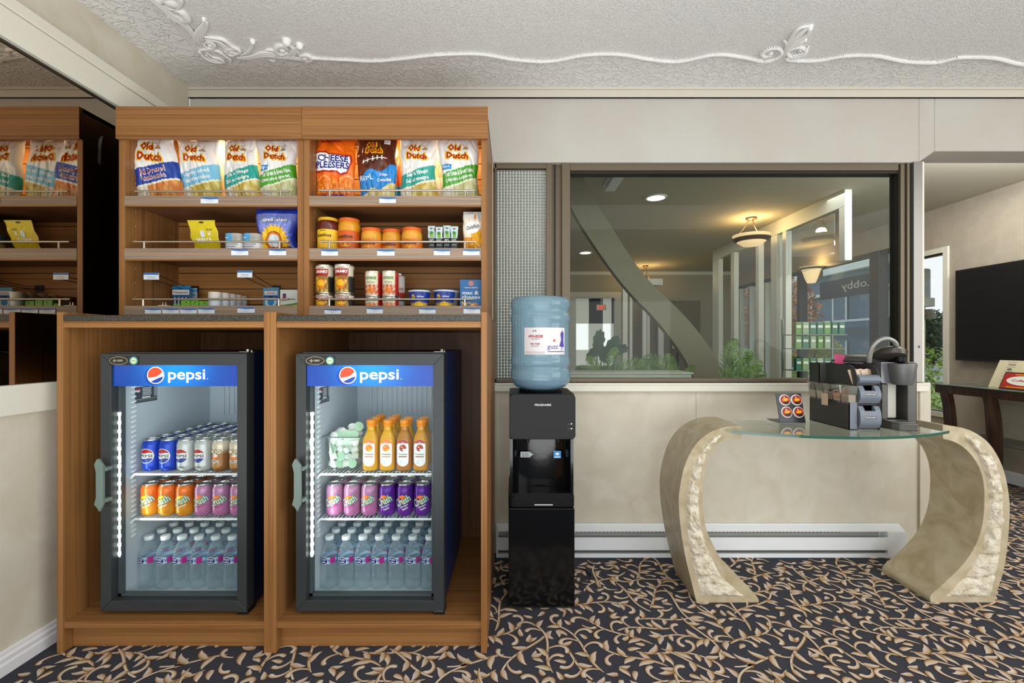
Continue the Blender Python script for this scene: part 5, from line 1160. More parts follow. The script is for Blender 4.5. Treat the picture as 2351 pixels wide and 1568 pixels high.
# label spans px 1205..1298, y 752..814 at the jug's front
fx = lambda px: Rl*math.asin(max(-.99, min(.99, (X(px, by-.115)-bx)/Rl))); fz = lambda py: Z(py, by-.12)-H0
m.grid(lambda u, v: f(0)(fx(1204)+(fx(1298)-fx(1204))*u, fz(814)+(fz(752)-fz(814))*v), 20, 1, 0)
m.text('18.9L', f(1), fx(1227), fz(760), .018, None, 2, bold=.02); m.text('493-8228', f(1), fx(1229), fz(772), .062, .012, 1, bold=.04); m.rect(fx(1220), fx(1238), fz(778.6), fz(777.6), f(1), 2, n=4)
m.text('495-7280', f(1), fx(1228), fz(789.5), .042, .008, 1, bold=.03); m.rect(fx(1219), fx(1237), fz(795.2), fz(794.2), f(1), 2, n=4)
m.text('guzz', f(1), fx(1269), fz(799), .050, .019, 3, bold=.005); m.text('y', f(1), fx(1291), fz(799), .011, .020, 3, bold=.02)
m.shape([(fx(1284), fz(795)), (fx(1289), fz(780)), (fx(1287), fz(766)), (fx(1292), fz(758)), (fx(1295), fz(766)), (fx(1294), fz(782)), (fx(1296), fz(797))], f(1.5), 3); m.rect(fx(1257), fx(1296), fz(808.2), fz(806.5), f(1), 2, n=6)
for k in range(8):
    a = PI/2+2*PI*k/8; m.shape([(fx(1272)+.008*math.cos(a), fz(782)+.008*math.sin(a)), (fx(1272)+.003*math.cos(a+.7), fz(782)+.003*math.sin(a+.7)), (fx(1272), fz(782)), (fx(1272)+.003*math.cos(a-.7), fz(782)+.003*math.sin(a-.7))], f(1.5), 4) if k != 4 else None
for yy in (807.5, 810.5): m.rect(fx(1206), fx(1250), fz(yy+.8), fz(yy), f(1), 5, n=6)
m.build('label', [mat('label_paper', '#d9d5d6', .45), mat('label_red', '#a8323f', .5), mat('label_dark', '#3a3a52', .5), mat('label_purple', '#4a3f9e', .5), mat('label_leaf', '#d9482e', .5), mat('label_grey', '#8a7f88', .5)], o, norm=False)

# ---------------------------------------------------------------- stone table with glass top
stone = mat('table_stone', '#a3957f', .38, spec=.5); mottle(stone, '#a89877', '#c5b99e', 9, 8, dist=1.5, pos=(.3, .7)); bump(stone, 30, .08, .01)
rock = mat('rough_stone', '#d8ccb4', .85); mottle(rock, '#c4b498', '#e8e0cc', 26, 8, pos=(.3, .6)); bump(rock, 90, .9, .01, detail=8)
dT0, dT1 = 1.938, 2.19
q = lambda a, b: (X(1480+a/2.699, dT0), Z(920+b/2.699, dT0))
tb = empty('stone_table', (X(1915, dT0), dT0, 0), 'side table with two curved rough-stone legs and a clear glass top by the window wall', 'table')
def curve(l, k=5): return smooth_pts([q(*p) for p in l], k)
def leg(outer, inner, ro, ri, cap):
    oc, ic = curve(outer), curve(inner); pts = oc+ic[::-1]; n = len(pts)
    zmin = min(p[1] for p in pts); pts = [(x, max(0.0, (z-zmin))*(z/(z) if z else 1)) if z-zmin < .002 else (x, z) for x, z in pts]
    m = MB()
    # faces as strips between outer and inner curves, so the concave profile fills cleanly
    k = min(len(oc), len(ic)); rs = lambda c, i: c[round(i*(len(c)-1)/(k-1))]
    O = [rs(oc, i) for i in range(k)]; I = [rs(ic, i) for i in range(k)]
    O = [(x, 0 if i == k-1 else z) for i, (x, z) in enumerate(O)]; I = [(x, 0 if i == k-1 else z) for i, (x, z) in enumerate(I)]
    vs = [(x, y, z) for y in (dT0, dT1) for (x, z) in O+I]; N2 = 2*k; fs = []
    for i in range(k-1):
        fs += [(i, i+1, k+i+1, k+i), (N2+i, N2+k+i, N2+k+i+1, N2+i+1), (i, N2+i, N2+i+1, i+1), (k+i, k+i+1, N2+k+i+1, N2+k+i)]
    fs += [(0, k, N2+k, N2), (k-1, N2+k-1, N2+2*k-1, 2*k-1)]
    m.add(vs, fs); L = m.build('leg', stone, tb, True, smooth=35)
    R0, R1 = curve(ro, 6), curve(ri, 6); k = min(len(R0), len(R1)); A = [R0[round(i*(len(R0)-1)/(k-1))] for i in range(k)]; B = [R1[round(i*(len(R1)-1)/(k-1))] for i in range(k)]
    nu, nv = 12, 150; m = MB()
    def fn(u, v):
        t = v*(k-1); i = min(k-2, int(t)); g = t-i
        a = (A[i][0]+(A[i+1][0]-A[i][0])*g, A[i][1]+(A[i+1][1]-A[i][1])*g); b = (B[i][0]+(B[i+1][0]-B[i][0])*g, B[i][1]+(B[i+1][1]-B[i][1])*g)
        x, z = a[0]+(b[0]-a[0])*u, a[1]+(b[1]-a[1])*u
        e = min(1, 6*min(u, 1-u), 30*min(v, 1-v)+.05); P_ = Vector((x*34, 0, z*34))
        h = .012+.010*noise.noise(P_)+.006*noise.noise(P_*2.3)+.004*noise.noise(P_*5.1)
        seam = abs(((z*9.5+noise.noise(Vector((x*20, z*6, 1)))*.25) % 1)-.5)
        h -= .008*math.exp(-((.5-seam)*16)**2)
        jag = .004*noise.noise(Vector((x*60, 5, z*60)))*(1-e)
        return (x+jag, dT0+.001-max(.0, h)*e, z)
    m.grid(fn, nu, nv); r = m.build('rough_face', rock, L, False, smooth=50, norm=False); r.location = -tb.location
leg([(605,158),(520,160),(430,185),(350,235),(290,310),(250,400),(225,500),(212,600),(215,700),(225,800),(240,900),(262,1010),(287,1110),(323,1253)],
    [(600,236),(540,238),(480,250),(430,295),(395,355),(372,450),(360,550),(360,650),(372,750),(395,830),(432,910),(482,990),(560,1070),(640,1150),(704,1225),(704,1253)],
    [(478,205),(430,220),(385,258),(345,308),(312,380),(278,490),(260,600),(260,740),(270,880),(292,1010),(325,1120),(352,1212)],
    [(478,215),(440,245),(402,300),(372,360),(352,440),(340,540),(336,650),(350,780),(375,880),(418,980),(475,1080),(545,1150),(622,1212)], 0)
leg([(1846,150),(1960,166),(2040,195),(2120,250),(2180,330),(2225,430),(2250,540),(2262,650),(2257,800),(2242,950),(2217,1080),(2190,1160),(2165,1253)],
    [(1850,236),(1920,255),(1990,300),(2050,370),(2090,460),(2105,560),(2103,680),(2090,780),(2058,880),(2000,980),(1920,1070),(1840,1145),(1774,1205),(1774,1253)],
    [(1978,205),(2060,240),(2130,310),(2178,400),(2205,480),(2217,600),(2218,740),(2208,880),(2190,1010),(2168,1120),(2146,1215)],
    [(1984,225),(2035,290),(2082,370),(2108,450),(2128,540),(2133,640),(2125,760),(2100,870),(2062,970),(2005,1065),(1935,1140),(1862,1212)], 1)
gt = .742; gm = thinglass('table_glass', (.90, .95, .92), .03, .0, 1.5)
m = MB(); gx0, gx1 = X(1679, 1.885), X(2180, 1.885); n = 28
topf = [(gx0+(gx1-gx0)*i/n, 1.885-.125*(1-(2*i/n-1)**2)) for i in range(n+1)]
poly = topf+[(gx1, 2.14), (gx0, 2.14)]
m.prism(poly, gt-.011, gt, 'z', 0); fs_ = m.f; m.m = [0, 0]+[1 if i < n else 0 for i in range(len(fs_)-2)]
m.build('glass_top', [gm, mat('glass_edge', '#2d5c4c', .08, spec=.8)], tb, True, bev=.0)
# slot lips: stone tabs that carry the glass
ZT = gt+.0004
# ---------------------------------------------------------------- pod stand, organiser and coffee machine
o = empty('pod_stand', (X(1820, 2.07), 2.07, ZT), 'small dark easel displaying four red coffee pods, left on the glass table', 'display stand')
m = MB(); px0, px1 = X(1791, 2.07), X(1850, 2.07); zt2 = .872; dt = 2.105
m.add([(px0, 2.07, ZT), (px1, 2.07, ZT), (px1, dt, zt2), (px0, dt, zt2), (px0, 2.074, ZT), (px1, 2.074, ZT), (px1, dt+.004, zt2), (px0, dt+.004, zt2)], [(0,1,2,3), (7,6,5,4), (0,4,5,1), (1,5,6,2), (2,6,7,3), (3,7,4,0)])
m.box(px0-.004, px1, 2.07, 2.17, ZT, ZT+.003); m.build('easel_panel', mat('dark_acrylic', '#33353a', .2), o, True)
for i, (px, py) in enumerate(((1801.5, 919), (1828, 919), (1806, 946), (1833, 946))):
    t = (Z(py, 2.085)-ZT)/(zt2-ZT); yy = 2.07+(dt-2.07)*t; zz = ZT+(zt2-ZT)*t; xx = X(px, yy)
    pd = empty('coffee_pod', (xx, yy-.0015, zz), f'red topped coffee pod, {["upper left","upper right","lower left","lower right"][i]} on the small easel', 'coffee pod', 'coffee pods on the easel'); pd.rotation_euler = (-math.atan2(dt-2.07, zt2-ZT), 0, 0)
    a = MB(); a.lathe([(.0245, -.004), (.0255, -.002), (.0255, 0), (.0205, .0006)], seg=28, ax='y', mi=0); a.v = [(x, -y, z) for x, y, z in a.v]
    a.build('rim', WHT, pd, smooth=40); a = MB(); f = lambda k: front(0, -.0045-.0003*k, 0)
    a.disc(0, 0, .0212, .0212, f(0), 0, n=26); a.disc(.002, -.012, .013, .007, f(1), 4, n=14); a.disc(0, .001, .0155, .0085, f(1.3), 6, n=18, rot=.15); a.disc(0, .001, .011, .0045, f(1.7), 1, n=14, rot=.15); a.disc(-.004, .012, .003, .003, f(1), 3, n=8)
    a.v = [(x, y+.0005, z) for x, y, z in a.v]; a.build('foil_lid', PM, pd, norm=False)
org = empty('coffee_organiser', (1.468, 1.895, ZT), 'black condiment organiser with two small drawers beside the coffee machine', 'organiser')
od = mat('organiser_black', '#383936', .5); og = mat('organiser_grey', '#6f7782', .4)
TX0, TX1, TY0, TY1, TZ1 = 1.437, 1.533, 1.895, 2.147, 1.014
m = MB(); sidep = smooth_pts([(TY0, .93), (TY0+.004, .97), (TY0+.02, 1.0), (TY0+.05, TZ1)], 4); sp = [(TY0, ZT)]+sidep+[(TY1, TZ1), (TY1, ZT)]
m.prism(sp, TX0, TX0+.003, 'x'); m.prism(sp, TX1-.003, TX1, 'x'); m.box(TX0, TX1, TY1-.003, TY1, ZT, TZ1); m.box(TX0+.003, TX1-.003, TY0+.01, TY1, ZT, ZT+.004); m.box(TX0+.003, TX1-.003, TY0+.006, TY1, .845, .849); m.box(TX0+.003, TX1-.003, TY0+.006, TY1, .928, .932)
m.box(TX0-.033, TX0-.0305, 2.08, TY1, .86, TZ1); m.box(TX0-.033, TX0, TY1-.003, TY1, .86, TZ1); m.box(TX0-.033, TX0, 2.08, 2.083, .86, TZ1); m.box(TX0-.002, TX0, 2.02, 2.08, .86, TZ1)
m.build('side_frame', od, org, True)
m = MB(); bx0 = TX0-.033; m.box(bx0, bx0+.003, TY0, TY1, ZT, .857); m.box(bx0, TX0-.0005, TY0, TY0+.003, ZT, .857, 1); m.box(bx0, TX0, TY0, TY1, ZT, ZT+.003); m.build('front_tray', [od, og], org, True)
for zb2, zt3 in ((ZT+.006, .842), (.852, .926)):
    m = MB(); pr = smooth_pts([(TY0+.004, zb2), (TY0-.010, zb2+.02), (TY0-.012, (zb2+zt3)/2), (TY0-.008, zt3-.02), (TY0+.004, zt3)], 4); n = len(pr); xa, xb = TX0+.005, TX1-.004; xm_ = (xa+xb)/2
    for (x0_, x1_, cut) in ((xa, xm_-.022, 0), (xm_-.022, xm_+.022, 1), (xm_+.022, xb, 0)):
        p2 = pr[:n-5]+[(pr[n-5][0], pr[n-5][1])] if cut else pr; p3 = p2+[(TY0+.012, p2[-1][1]), (TY0+.012, zb2)]; m.prism(p3, x0_, x1_, 'x')
    D = m.build('drawer', og, org, True, smooth=40)
    hm_ = MB(); zz = (zb2+zt3)/2+.002; hm_.tube([(xm_-.024, TY0-.010, zz), (xm_-.018, TY0-.019, zz), (xm_, TY0-.022, zz), (xm_+.018, TY0-.019, zz), (xm_+.024, TY0-.010, zz)], .0022, 8); h2 = hm_.build('drawer_pull', tin_m, D, False, smooth=50); h2.location = -org.location
m = MB(); m.prism(smooth_pts([(TY0+.004, .934), (TY0-.008, .945), (TY0-.010, .955), (TY0-.002, .968), (TY0+.012, .972)], 4)+[(TY0+.02, .972), (TY0+.02, .934)], TX0+.004, TX1-.004, 'x'); m.build('top_tray_lip', og, org, True, smooth=40)
tan = mat('kraft_paper', '#b89f84', .7); tan2 = mat('kraft_pale', '#cdb9a2', .7)
for i in range(6):
    o = empty('sugar_packet', (TX0+.014+i*.0135, TY0+.03+.004*(i % 2), .945), f'brown sugar packet, {ORD[i]} from the left in the top of the organiser', 'sugar packet', 'brown packets in the organiser'); o.rotation_euler = (-.25, .25*(1 if i % 2 else -.6), .2)
    MB().box(-.018, .018, -.0015, .0015, -.012, .050).build('packet', tan if i % 2 else tan2, o, bev=.001)
pinkm = mat('pink_paper', '#c8567e', .5)
for i in range(4):
    o = empty('pink_packet', (1.464+.008*i, 2.06, .99), f'pink sweetener packet, {ORD[i]} from the left, standing at the back of the organiser', 'sweetener packet', 'pink packets in the organiser')
    MB().box(-.002, .018, -.0012, .0012, 0, .064).build('packet', [pinkm, mat('pink_pale', '#e79ab4', .5)][0], o, bev=.0005); o.rotation_euler = (0, .1*(i-1), .4)
clr = thinglass('clear_cup', (.80, .82, .78), .16, .12)
for i in range(5):
    y_ = TY0+.022+i*.052; o = empty('clear_sachet_cup', (TX0-.015, y_, .80), f'clear plastic cup of sachets, {ORD[i]} from the front in the organiser tray', 'cup', 'clear cups along the organiser tray')
    m = MB(); t_ = .0145; vs = [(-t_*.8, -.018, 0), (t_*.8, -.018, 0), (t_*.8, .018, 0), (-t_*.8, .018, 0), (-t_*1.9, -.0255, .125), (t_, -.0255, .125), (t_, .0255, .125), (-t_*1.9, .0255, .125)]
    m.add(vs, [(0,3,2,1), (0,1,5,4), (1,2,6,5), (2,3,7,6), (3,0,4,7)]); m.build('cup_wall', clr, o, norm=False)
    m = MB(); m.add([(-.011, -.018, .003), (.009, -.018, .003), (.009, .018, .003), (-.011, .018, .003), (-.0215, -.0215, .088), (.010, -.0215, .088), (.010, .0215, .088), (-.0215, .0215, .088)], [(0,3,2,1), (0,1,5,4), (1,2,6,5), (2,3,7,6), (3,0,4,7), (4,5,6,7)]); 
    if i == 2: m.box(-.0345, -.0325, -.018, .020, .030, .082)
    m.build('sachet', tan2, o)
# coffee machine
km = mat('machine_dark', '#4d4c48', .32, metal=.25); kg = mat('machine_grey', '#6a6b69', .4, metal=.3); ks = mat('machine_silver', '#a5a5a0', .35, metal=.4)
cm = empty('coffee_machine', (1.665, 1.95, ZT), 'dark grey pod coffee machine with open lid at the right end of the glass table', 'coffee machine')
m = MB(); m.prism([(1.585, 1.90), (1.60, 1.878), (1.672, 1.875), (1.69, 1.90), (1.69, 2.05), (1.575, 2.05), (1.572, 1.935)], ZT, ZT+.028, 'z'); m.build('base', km, cm, True, bev=.003)
m = MB(); m.prism([(1.59, 1.905), (1.602, 1.886), (1.668, 1.884), (1.682, 1.905), (1.682, 1.96), (1.59, 1.96)], ZT+.0285, ZT+.033, 'z'); m.build('drip_tray', kg, cm, True, bev=.001)
m = MB(); m.box(1.598, 1.625, 1.965, 2.18, ZT+.029, .93, 0); m.box(1.625, 1.678, 1.985, 2.18, ZT+.034, 1.0, 1); m.box(1.678, 1.700, 2.02, 2.18, ZT+.029, 1.02, 0); m.box(1.700, 1.742, 1.955, 2.18, ZT, 1.022, 0); m.build('column', [km, mat('column_panel', '#b4b1a6', .45)], cm, True, bev=.006)
m = MB(); m.prism([(1.598, 1.97), (1.650, 1.965), (1.650, 2.06), (1.598, 2.06)], .932, 1.022, 'z'); m.build('reservoir', mat('smoked_plastic', '#6d6c72', .15, coat=.5), cm, True)
m = MB(); m.lathe([(.0, .926), (.034, .927), (.038, .934), (.046, .99), (.049, 1.008), (.049, 1.016), (.040, 1.018), (.036, 1.008), (0, 1.004)], 1.668, 1.945, 0, 36); m.build('pod_basket', kg, cm, True, smooth=40)
m = MB(); m.lathe([(.0, 0), (.042, 0), (.055, .008), (.057, .028), (.046, .044), (.02, .050), (0, .050)], 0, 0, 0, 36, rx=1.0, ry=1.15)
c, s = math.cos(-.30), math.sin(-.30); tl = math.radians(-20)
v2 = []
for x, y, z in m.v:
    y, z = y*math.cos(tl)-z*math.sin(tl), y*math.sin(tl)+z*math.cos(tl); x, z = x*c+z*s*-1, x*s*-1*-1+z*c if False else z*c-x*s*-1*0-x*.18; v2.append((x*1.05+1.645, y+1.985, z+1.034))
m.v = v2; m.build('lid', mat('lid_bronze', '#4b4740', .25, metal=.4), cm, True, smooth=40)
m = MB(); m.lathe([(.022, 0), (.020, -.02), (.008, -.03), (0, -.032)], 1.668, 1.955, 1.046, 20); m.build('pod_piercer', gb2, cm, True, smooth=40)
m = MB(); m.lathe([(.0, 1.0165), (.116, 1.0175), (.12, 1.026), (.10, 1.042), (.06, 1.052), (0, 1.055)], 1.612, 2.10, 0, 40, ry=.85); m.build('top_cover', km, cm, True, smooth=40)
m = MB(); HP = [Vector(p) for p in [(1.568, 2.0, 1.02), (1.562, 1.985, 1.06), (1.566, 1.97, 1.095), (1.585, 1.96, 1.118), (1.612, 1.955, 1.124), (1.640, 1.955, 1.112), (1.655, 1.96, 1.092), (1.660, 1.97, 1.07)]]; HS = []
for i in range(7):
    p0, p1, p2, p3 = HP[max(i-1, 0)], HP[i], HP[i+1], HP[min(i+2, 7)]
    for k in range(5): t = k/5; HS.append(.5*((2*p1)+(p2-p0)*t+(2*p0-5*p1+4*p2-p3)*t*t+(3*p1-p0-3*p2+p3)*t**3))
m.tube(HS, [.0105]*len(HS), 14, flat=.8); m.build('handle', ks, cm, True, smooth=60)

# ---------------------------------------------------------------- lounge to the right
struct(MB().box(XR, XR+.12, -3.0, 4.13, 0, ZL).build('wall_right', paper2), 'taupe wallpapered wall carrying the television')
w2 = MB(); wz0, wz1 = .48, 1.935
w2.box(XR, XR+.12, 4.13, 4.62, 0, wz0); w2.box(XR, XR+.12, 4.13, 4.66, wz1, ZL); w2.box(XR, XR+.12, 4.60, 4.66, 0, wz1); w2.box(XR, XR+.12, 4.66, 9.2, 2.095, ZL); w2.box(XR, XR+.12, 4.66, 9.2, 0, .25)
struct(w2.build('wall_right_far', paper2), 'right wall around the lounge and lobby windows')
fw = MB(); t_ = .05
fw.box(XR-.015, XR+.05, 4.10, 4.15, wz0-.05, wz1+.05); fw.box(XR-.015, XR+.05, 4.15, 4.60, wz1, wz1+.05); fw.box(XR-.015, XR+.05, 4.15, 4.60, wz0-.05, wz0); fw.box(XR-.015, XR+.05, 4.56, 4.60, wz0, wz1)
struct(fw.build('trim_7', cream, bev=.003), 'cream frame of the narrow lounge window')
struct(MB().box(XR+.05, XR+.055, 4.15, 4.56, wz0, wz1).build('window_4', thinglass('outer_glass', (.96,.98,.97), .02)), 'narrow tall lounge window')
b = MB(); b.box(XR-.016, XR, -3.0, 4.13, 0, .085); b.box(XR-.010, XR, -3.0, 4.13, .085, .095); struct(b.build('baseboard_right', white), 'white baseboard under the television')
o = empty('television', (XR-.06, 3.3, .955), 'large black flat television on the taupe lounge wall', 'television')
tvz0, tvz1 = 1.1-.0365*3.88, 1.1+.1655*3.88; td0, td1 = 2.58, 3.985
MB().box(XR-.06, XR-.002, td0, td1, tvz0, tvz1).build('casing', mat('tv_casing', '#1c1c1e', .4), o, True, bev=.003)
MB().box(XR-.0615, XR-.0603, td0+.01, td1-.01, tvz0+.018, tvz1-.01).build('screen', mat('tv_screen', '#121214', .25), o, True)
# console table
dw = mat('dark_walnut', '#35231c', .3, coat=.3); mottle(dw, '#2b1b15', '#452d22', 30, 4, (1, 1, .2))
ct = empty('console_table', (3.68, 3.3, 0), 'dark wood console table with glass top and curved legs under the television', 'console table')
m = MB(); m.prism(rrect(3.50, 3.91, 2.3, 3.82, .05), .767, .777, 'z'); m.build('glass_top', thinglass('console_glass', (.80,.88,.84), .08, 0), ct, True)
MB().tube([(3.505, 2.3, .772), (3.505, 3.79, .772), (3.52, 3.815, .772), (3.9, 3.818, .772)], .005, 8).build('glass_edge', mat('console_edge', '#b9c6c0', .15), ct, True, smooth=50)
m = MB(); m.box(3.52, 3.545, 2.36, 3.79, .70, .766); m.box(3.87, 3.895, 2.36, 3.79, .70, .766); m.box(3.545, 3.87, 3.765, 3.79, .70, .766); m.build('apron', dw, ct, True, bev=.004)
for (lx, ly) in ((3.53, 3.72), (3.53, 3.38), (3.87, 3.72), (3.53, 2.5), (3.87, 2.5)):
    m = MB(); pr = [(ly, .75), (ly-.03, .62), (ly-.045, .48), (ly-.05, .34), (ly-.045, .2), (ly-.02, .08), (ly+.0, .0)]; P_ = smooth_pts(pr, 4); n = len(P_)
    for i in range(n-1):
        (ya, za), (yb3, zb3) = P_[i], P_[i+1]; hw = .034-.008*abs(i/(n-1)-.3); m.add([(lx-.014, ya-hw, za), (lx+.030, ya-hw, za), (lx+.030, ya+hw, za), (lx-.014, ya+hw, za), (lx-.014, yb3-hw, zb3), (lx+.030, yb3-hw, zb3), (lx+.030, yb3+hw, zb3), (lx-.014, yb3+hw, zb3)], [(0,3,7,4), (1,0,4,5), (2,1,5,6), (3,2,6,7)])
        if i == n-2: m.f.append((len(m.v)-4, len(m.v)-3, len(m.v)-2, len(m.v)-1)); m.m.append(0)
    for q2 in (-.012, .012):
        m.tube([(lx-.015, a+q2, b3) for a, b3 in P_], .003, 6)
    m.build('leg', dw, ct, True, smooth=50)
m = MB(); m.box(3.56, 3.87, 2.4, 3.70, .355, .367); m.build('lower_shelf', mat('console_shelf', '#4e4944', .3), ct, True, bev=.002)
# cards leaning on the console
def leaning(name, label, y0c, y1c, hgt, cols, art, xb=3.60, lean=.42, cat='leaflet'):
    o = empty(name, (xb, y1c, .7775), label, cat); f = lambda k: (lambda u, v: (v*math.sin(lean)-.0005*k*math.cos(lean), -u, v*math.cos(lean)+.0002*k))
    m = MB(); W_ = y1c-y0c; g = f(0); vs = [g(0, 0), g(W_, 0), g(W_, hgt), g(0, hgt)]; vs += [(x+.004, y, z) for x, y, z in vs]; m.add(vs, [(0,1,2,3), (7,6,5,4), (0,4,5,1), (1,5,6,2), (2,6,7,3), (3,7,4,0)]); m.build('card', cols, o)
    a = MB(); art(a, f, W_, hgt); a.build('print', PM+[mat('ink_grey', '#6b665c', .6), mat('card_cream', '#e3d9b8', .5)], o, norm=False)
def menu_art(a, f, w, h):
    rr_ = random.Random(2)
    for r in range(5):
        for c in range(3): 
            x_, y_ = w*(.18+.3*c), h*(.16+.17*r); a.disc(x_, y_, .018, .010, f(1), 12, n=12) if (r+c) % 2 else a.rect(x_-.02, x_+.03, y_-.004, y_+.004, f(1), 12)
            a.rect(x_-.03, x_+.03, y_+.018, y_+.021, f(1), 12)
def cof_art(a, f, w, h):
    a.rect(.006, w-.006, .006, h-.006, f(1), 0); a.disc(w/2, h*.52, w*.40, h*.28, f(2), 3, n=26); a.text('Coffee Bar', f(3), w*.5, h*.52, w*.55, .016, 0, bold=.02, shear=.2); a.rect(w*.15, w*.85, h*.10, h*.14, f(2), 1); a.rect(w*.25, w*.75, h*.85, h*.89, f(2), 1)
leaning('drink_menu', 'cream printed menu sheet leaning at the back of the console table', 2.95, 3.47, .22, mat('menu_card', '#ded5b4', .5), menu_art, 3.63)
leaning('coffee_card', 'red and black coffee sign with white oval, in front of the cream menu', 3.05, 3.34, .13, black, cof_art, 3.57, cat='sign')
leaning('side_leaflet', 'small cream leaflet nearest the camera on the console table', 2.7, 3.02, .13, mat('menu_card2', '#d6cca8', .5), menu_art, 3.57)
# ---------------------------------------------------------------- lobby seen through the interior window
lobw = mat('lobby_wall', '#9c9787', .8); fwhite = mat('lobby_frame_white', '#c9cbc4', .45); dkf = mat('dark_frame', '#2b2a28', .4)
fl = MB(); fl.box(-2.5, 1.75, YB, 9.2, .001, .004); struct(fl.build('floor_lobby', mat('lobby_floor', '#8a8578', .5)), 'plain lobby floor behind the window wall')
YF = 7.9; dx0, dx1 = X(1322, YF), X(1412, YF); dz = Z(684, YF)
lw = MB(); lw.box(-2.5, dx0, YF, YF+.1, 0, ZL); lw.box(dx1, XR, YF, YF+.1, 0, ZL); lw.box(dx0, dx1, YF, YF+.1, dz, ZL); struct(lw.build('wall_lobby_far', lobw), 'grey-beige far wall of the lobby')
struct(MB().box(-2.6, -2.5, YB, 9.2, 0, ZL).build('wall_lobby_left', lobw))
t = MB(); t.box(dx0-.10, dx0, YF-.03, YF, 0, dz+.1); t.box(dx1, dx1+.10, YF-.03, YF, 0, dz+.1); t.box(dx0, dx1, YF-.03, YF, dz, dz+.1); t.box(-2.5, XR, YF-.02, YF, ZL-.06, ZL)
struct(t.build('trim_8', fwhite), 'white casing of the far lobby doorway')
# breakfast room beyond the doorway
br = MB(); br.box(.2, 3.0, 11.5, 11.6, 0, .95); br.box(.2, 1.42, 11.5, 11.6, .95, 2.6); br.box(X(1352,11.5), X(1384,11.5), 11.5, 11.6, .95, 2.6); br.box(X(1404,11.5), 3.0, 11.5, 11.6, .95, 2.6); br.box(.2, 3, 11.5, 11.6, 1.62, 2.6)
struct(br.build('wall_breakfast', mat('breakfast_wall', '#dcdad2', .8)), 'pale wall with windows of the room beyond the far doorway')
struct(MB().box(.2, 3.2, 8.0, 11.6, 2.55, 2.6).build('ceiling_breakfast', mat('breakfast_ceiling', '#e4e4e2', .8)))
o = empty('exit_sign', (X(1381, 9), 9.0, Z(712, 9)), 'small red exit sign seen through the far doorway', 'exit sign')
m = MB(); m.box(-.09, .09, 0, .03, 0, .11); m.cyl(0, .015, .11, 2.549-o.location.z, .008, 8); m.build('housing', mat('exit_pale', '#e8d8cf', .5), o); m = MB(); m.text('EXIT', front(0, -.002, 0), 0, .055, .155, .085, 0, bold=.02); m.build('lettering', mat('exit_red', '#e2402c', .5, emit=1.2), o, norm=False)
o = empty('counter_unit', (X(1345, 9.4), 9.4, 0), 'low grey counter seen through the far doorway', 'counter')
m = MB(); m.box(-.45, .62, 0, .4, 0, .60); m.box(-.47, .64, -.02, .42, .60, .64); m.build('counter_body', mat('counter_grey', '#7c7a74', .6), o)
# far nook, picture, lamp
struct(MB().box(X(1482,7.3), X(1608,7.3), 7.3, 7.36, 0, Z(690,7.3)).build('wall_nook', mat('nook_wall', '#6e675a', .8)), 'dark taupe nook wall at the back of the lobby')
o = empty('framed_picture', (X(1555,7.28), 7.27, Z(752,7.28)), 'small dark framed picture on the taupe nook wall', 'picture')
w_, h_ = X(1562,7.28)-X(1548,7.28), Z(716,7.28)-Z(752,7.28); m = MB(); m.box(-w_/2, w_/2, 0, .025, 0, h_); m.build('frame', dkf, o); m = MB(); m.box(-w_*.3, w_*.3, -.003, 0, h_*.18, h_*.82); m.build('print', mat('picture_grey', '#8d9087', .6), o)
o = empty('table_lamp', (X(1556,6.9), 6.9, .55), 'white shaded table lamp in front of the nook wall', 'lamp')
MB().lathe([(.085, Z(800,6.9)-.55), (.06, Z(770,6.9)-.55)], seg=24).build('lamp_shade', mat('lamp_shade', '#dcdad0', .7), o); MB().cyl(0, 0, 0, Z(798,6.9)-.55, .018, 12).build('lamp_stand', dkf, o)
o = empty('lamp_stand_table', (X(1556,6.9), 6.9, 0), 'small dark side table carrying the white shaded lamp', 'side table'); m = MB(); m.box(-.2, .2, -.18, .18, .52, .548); [m.box(a-.02, a+.02, b-.02, b+.02, 0, .52) for a in (-.17, .17) for b in (-.15, .15)]; m.build('table_frame', dkf, o)
# white door frames left of the arch, glazed partition right
def post_(px0, px1, d_, z1_, dd=.05): m = MB(); m.box(X(px0, d_), X(px1, d_), d_, d_+dd, 0, z1_); return m
pf = MB()
for (a, b_, c, zz) in ((1430,1441,6.4,1.98),(1446,1452,6.5,1.95),(1476,1484,6.7,1.93),(1486,1492,7.0,1.9),(1512,1524,7.1,1.8)):
    m = post_(a, b_, c, zz); pf.add(m.v, m.f)
pf.box(X(1430,6.4), X(1492,7.0), 6.4, 6.46, 1.93, 2.02)
struct(pf.build('trim_9', fwhite), 'white door frames at the back of the lobby')
XP = 2.73
def pd(px): return XP*F/(px-CX)
pm = MB()
for a, b_, zz_ in ((1934,1948,1.78),(1803,1811,0),(1776,1790,0),(1741,1748,0),(1683,1691,0),(1641,1655,0)):
    pm.box(XP-.03, XP+.03, pd(b_), pd(a), zz_, 2.2195)
pm.box(XP-.03, XP+.03, pd(1948), pd(1641), 2.22, ZL)
struct(pm.build('trim_10', fwhite, bev=.004), 'white posts and head rail of the glazed lobby partition')
struct(MB().box(XP-.004, XP+.004, pd(1932)+.08, pd(1790)-.01, 1.78, 2.22).build('window_5', thinglass('partition_glass', (.9,.93,.91), .01)), 'glass of the lobby partition')
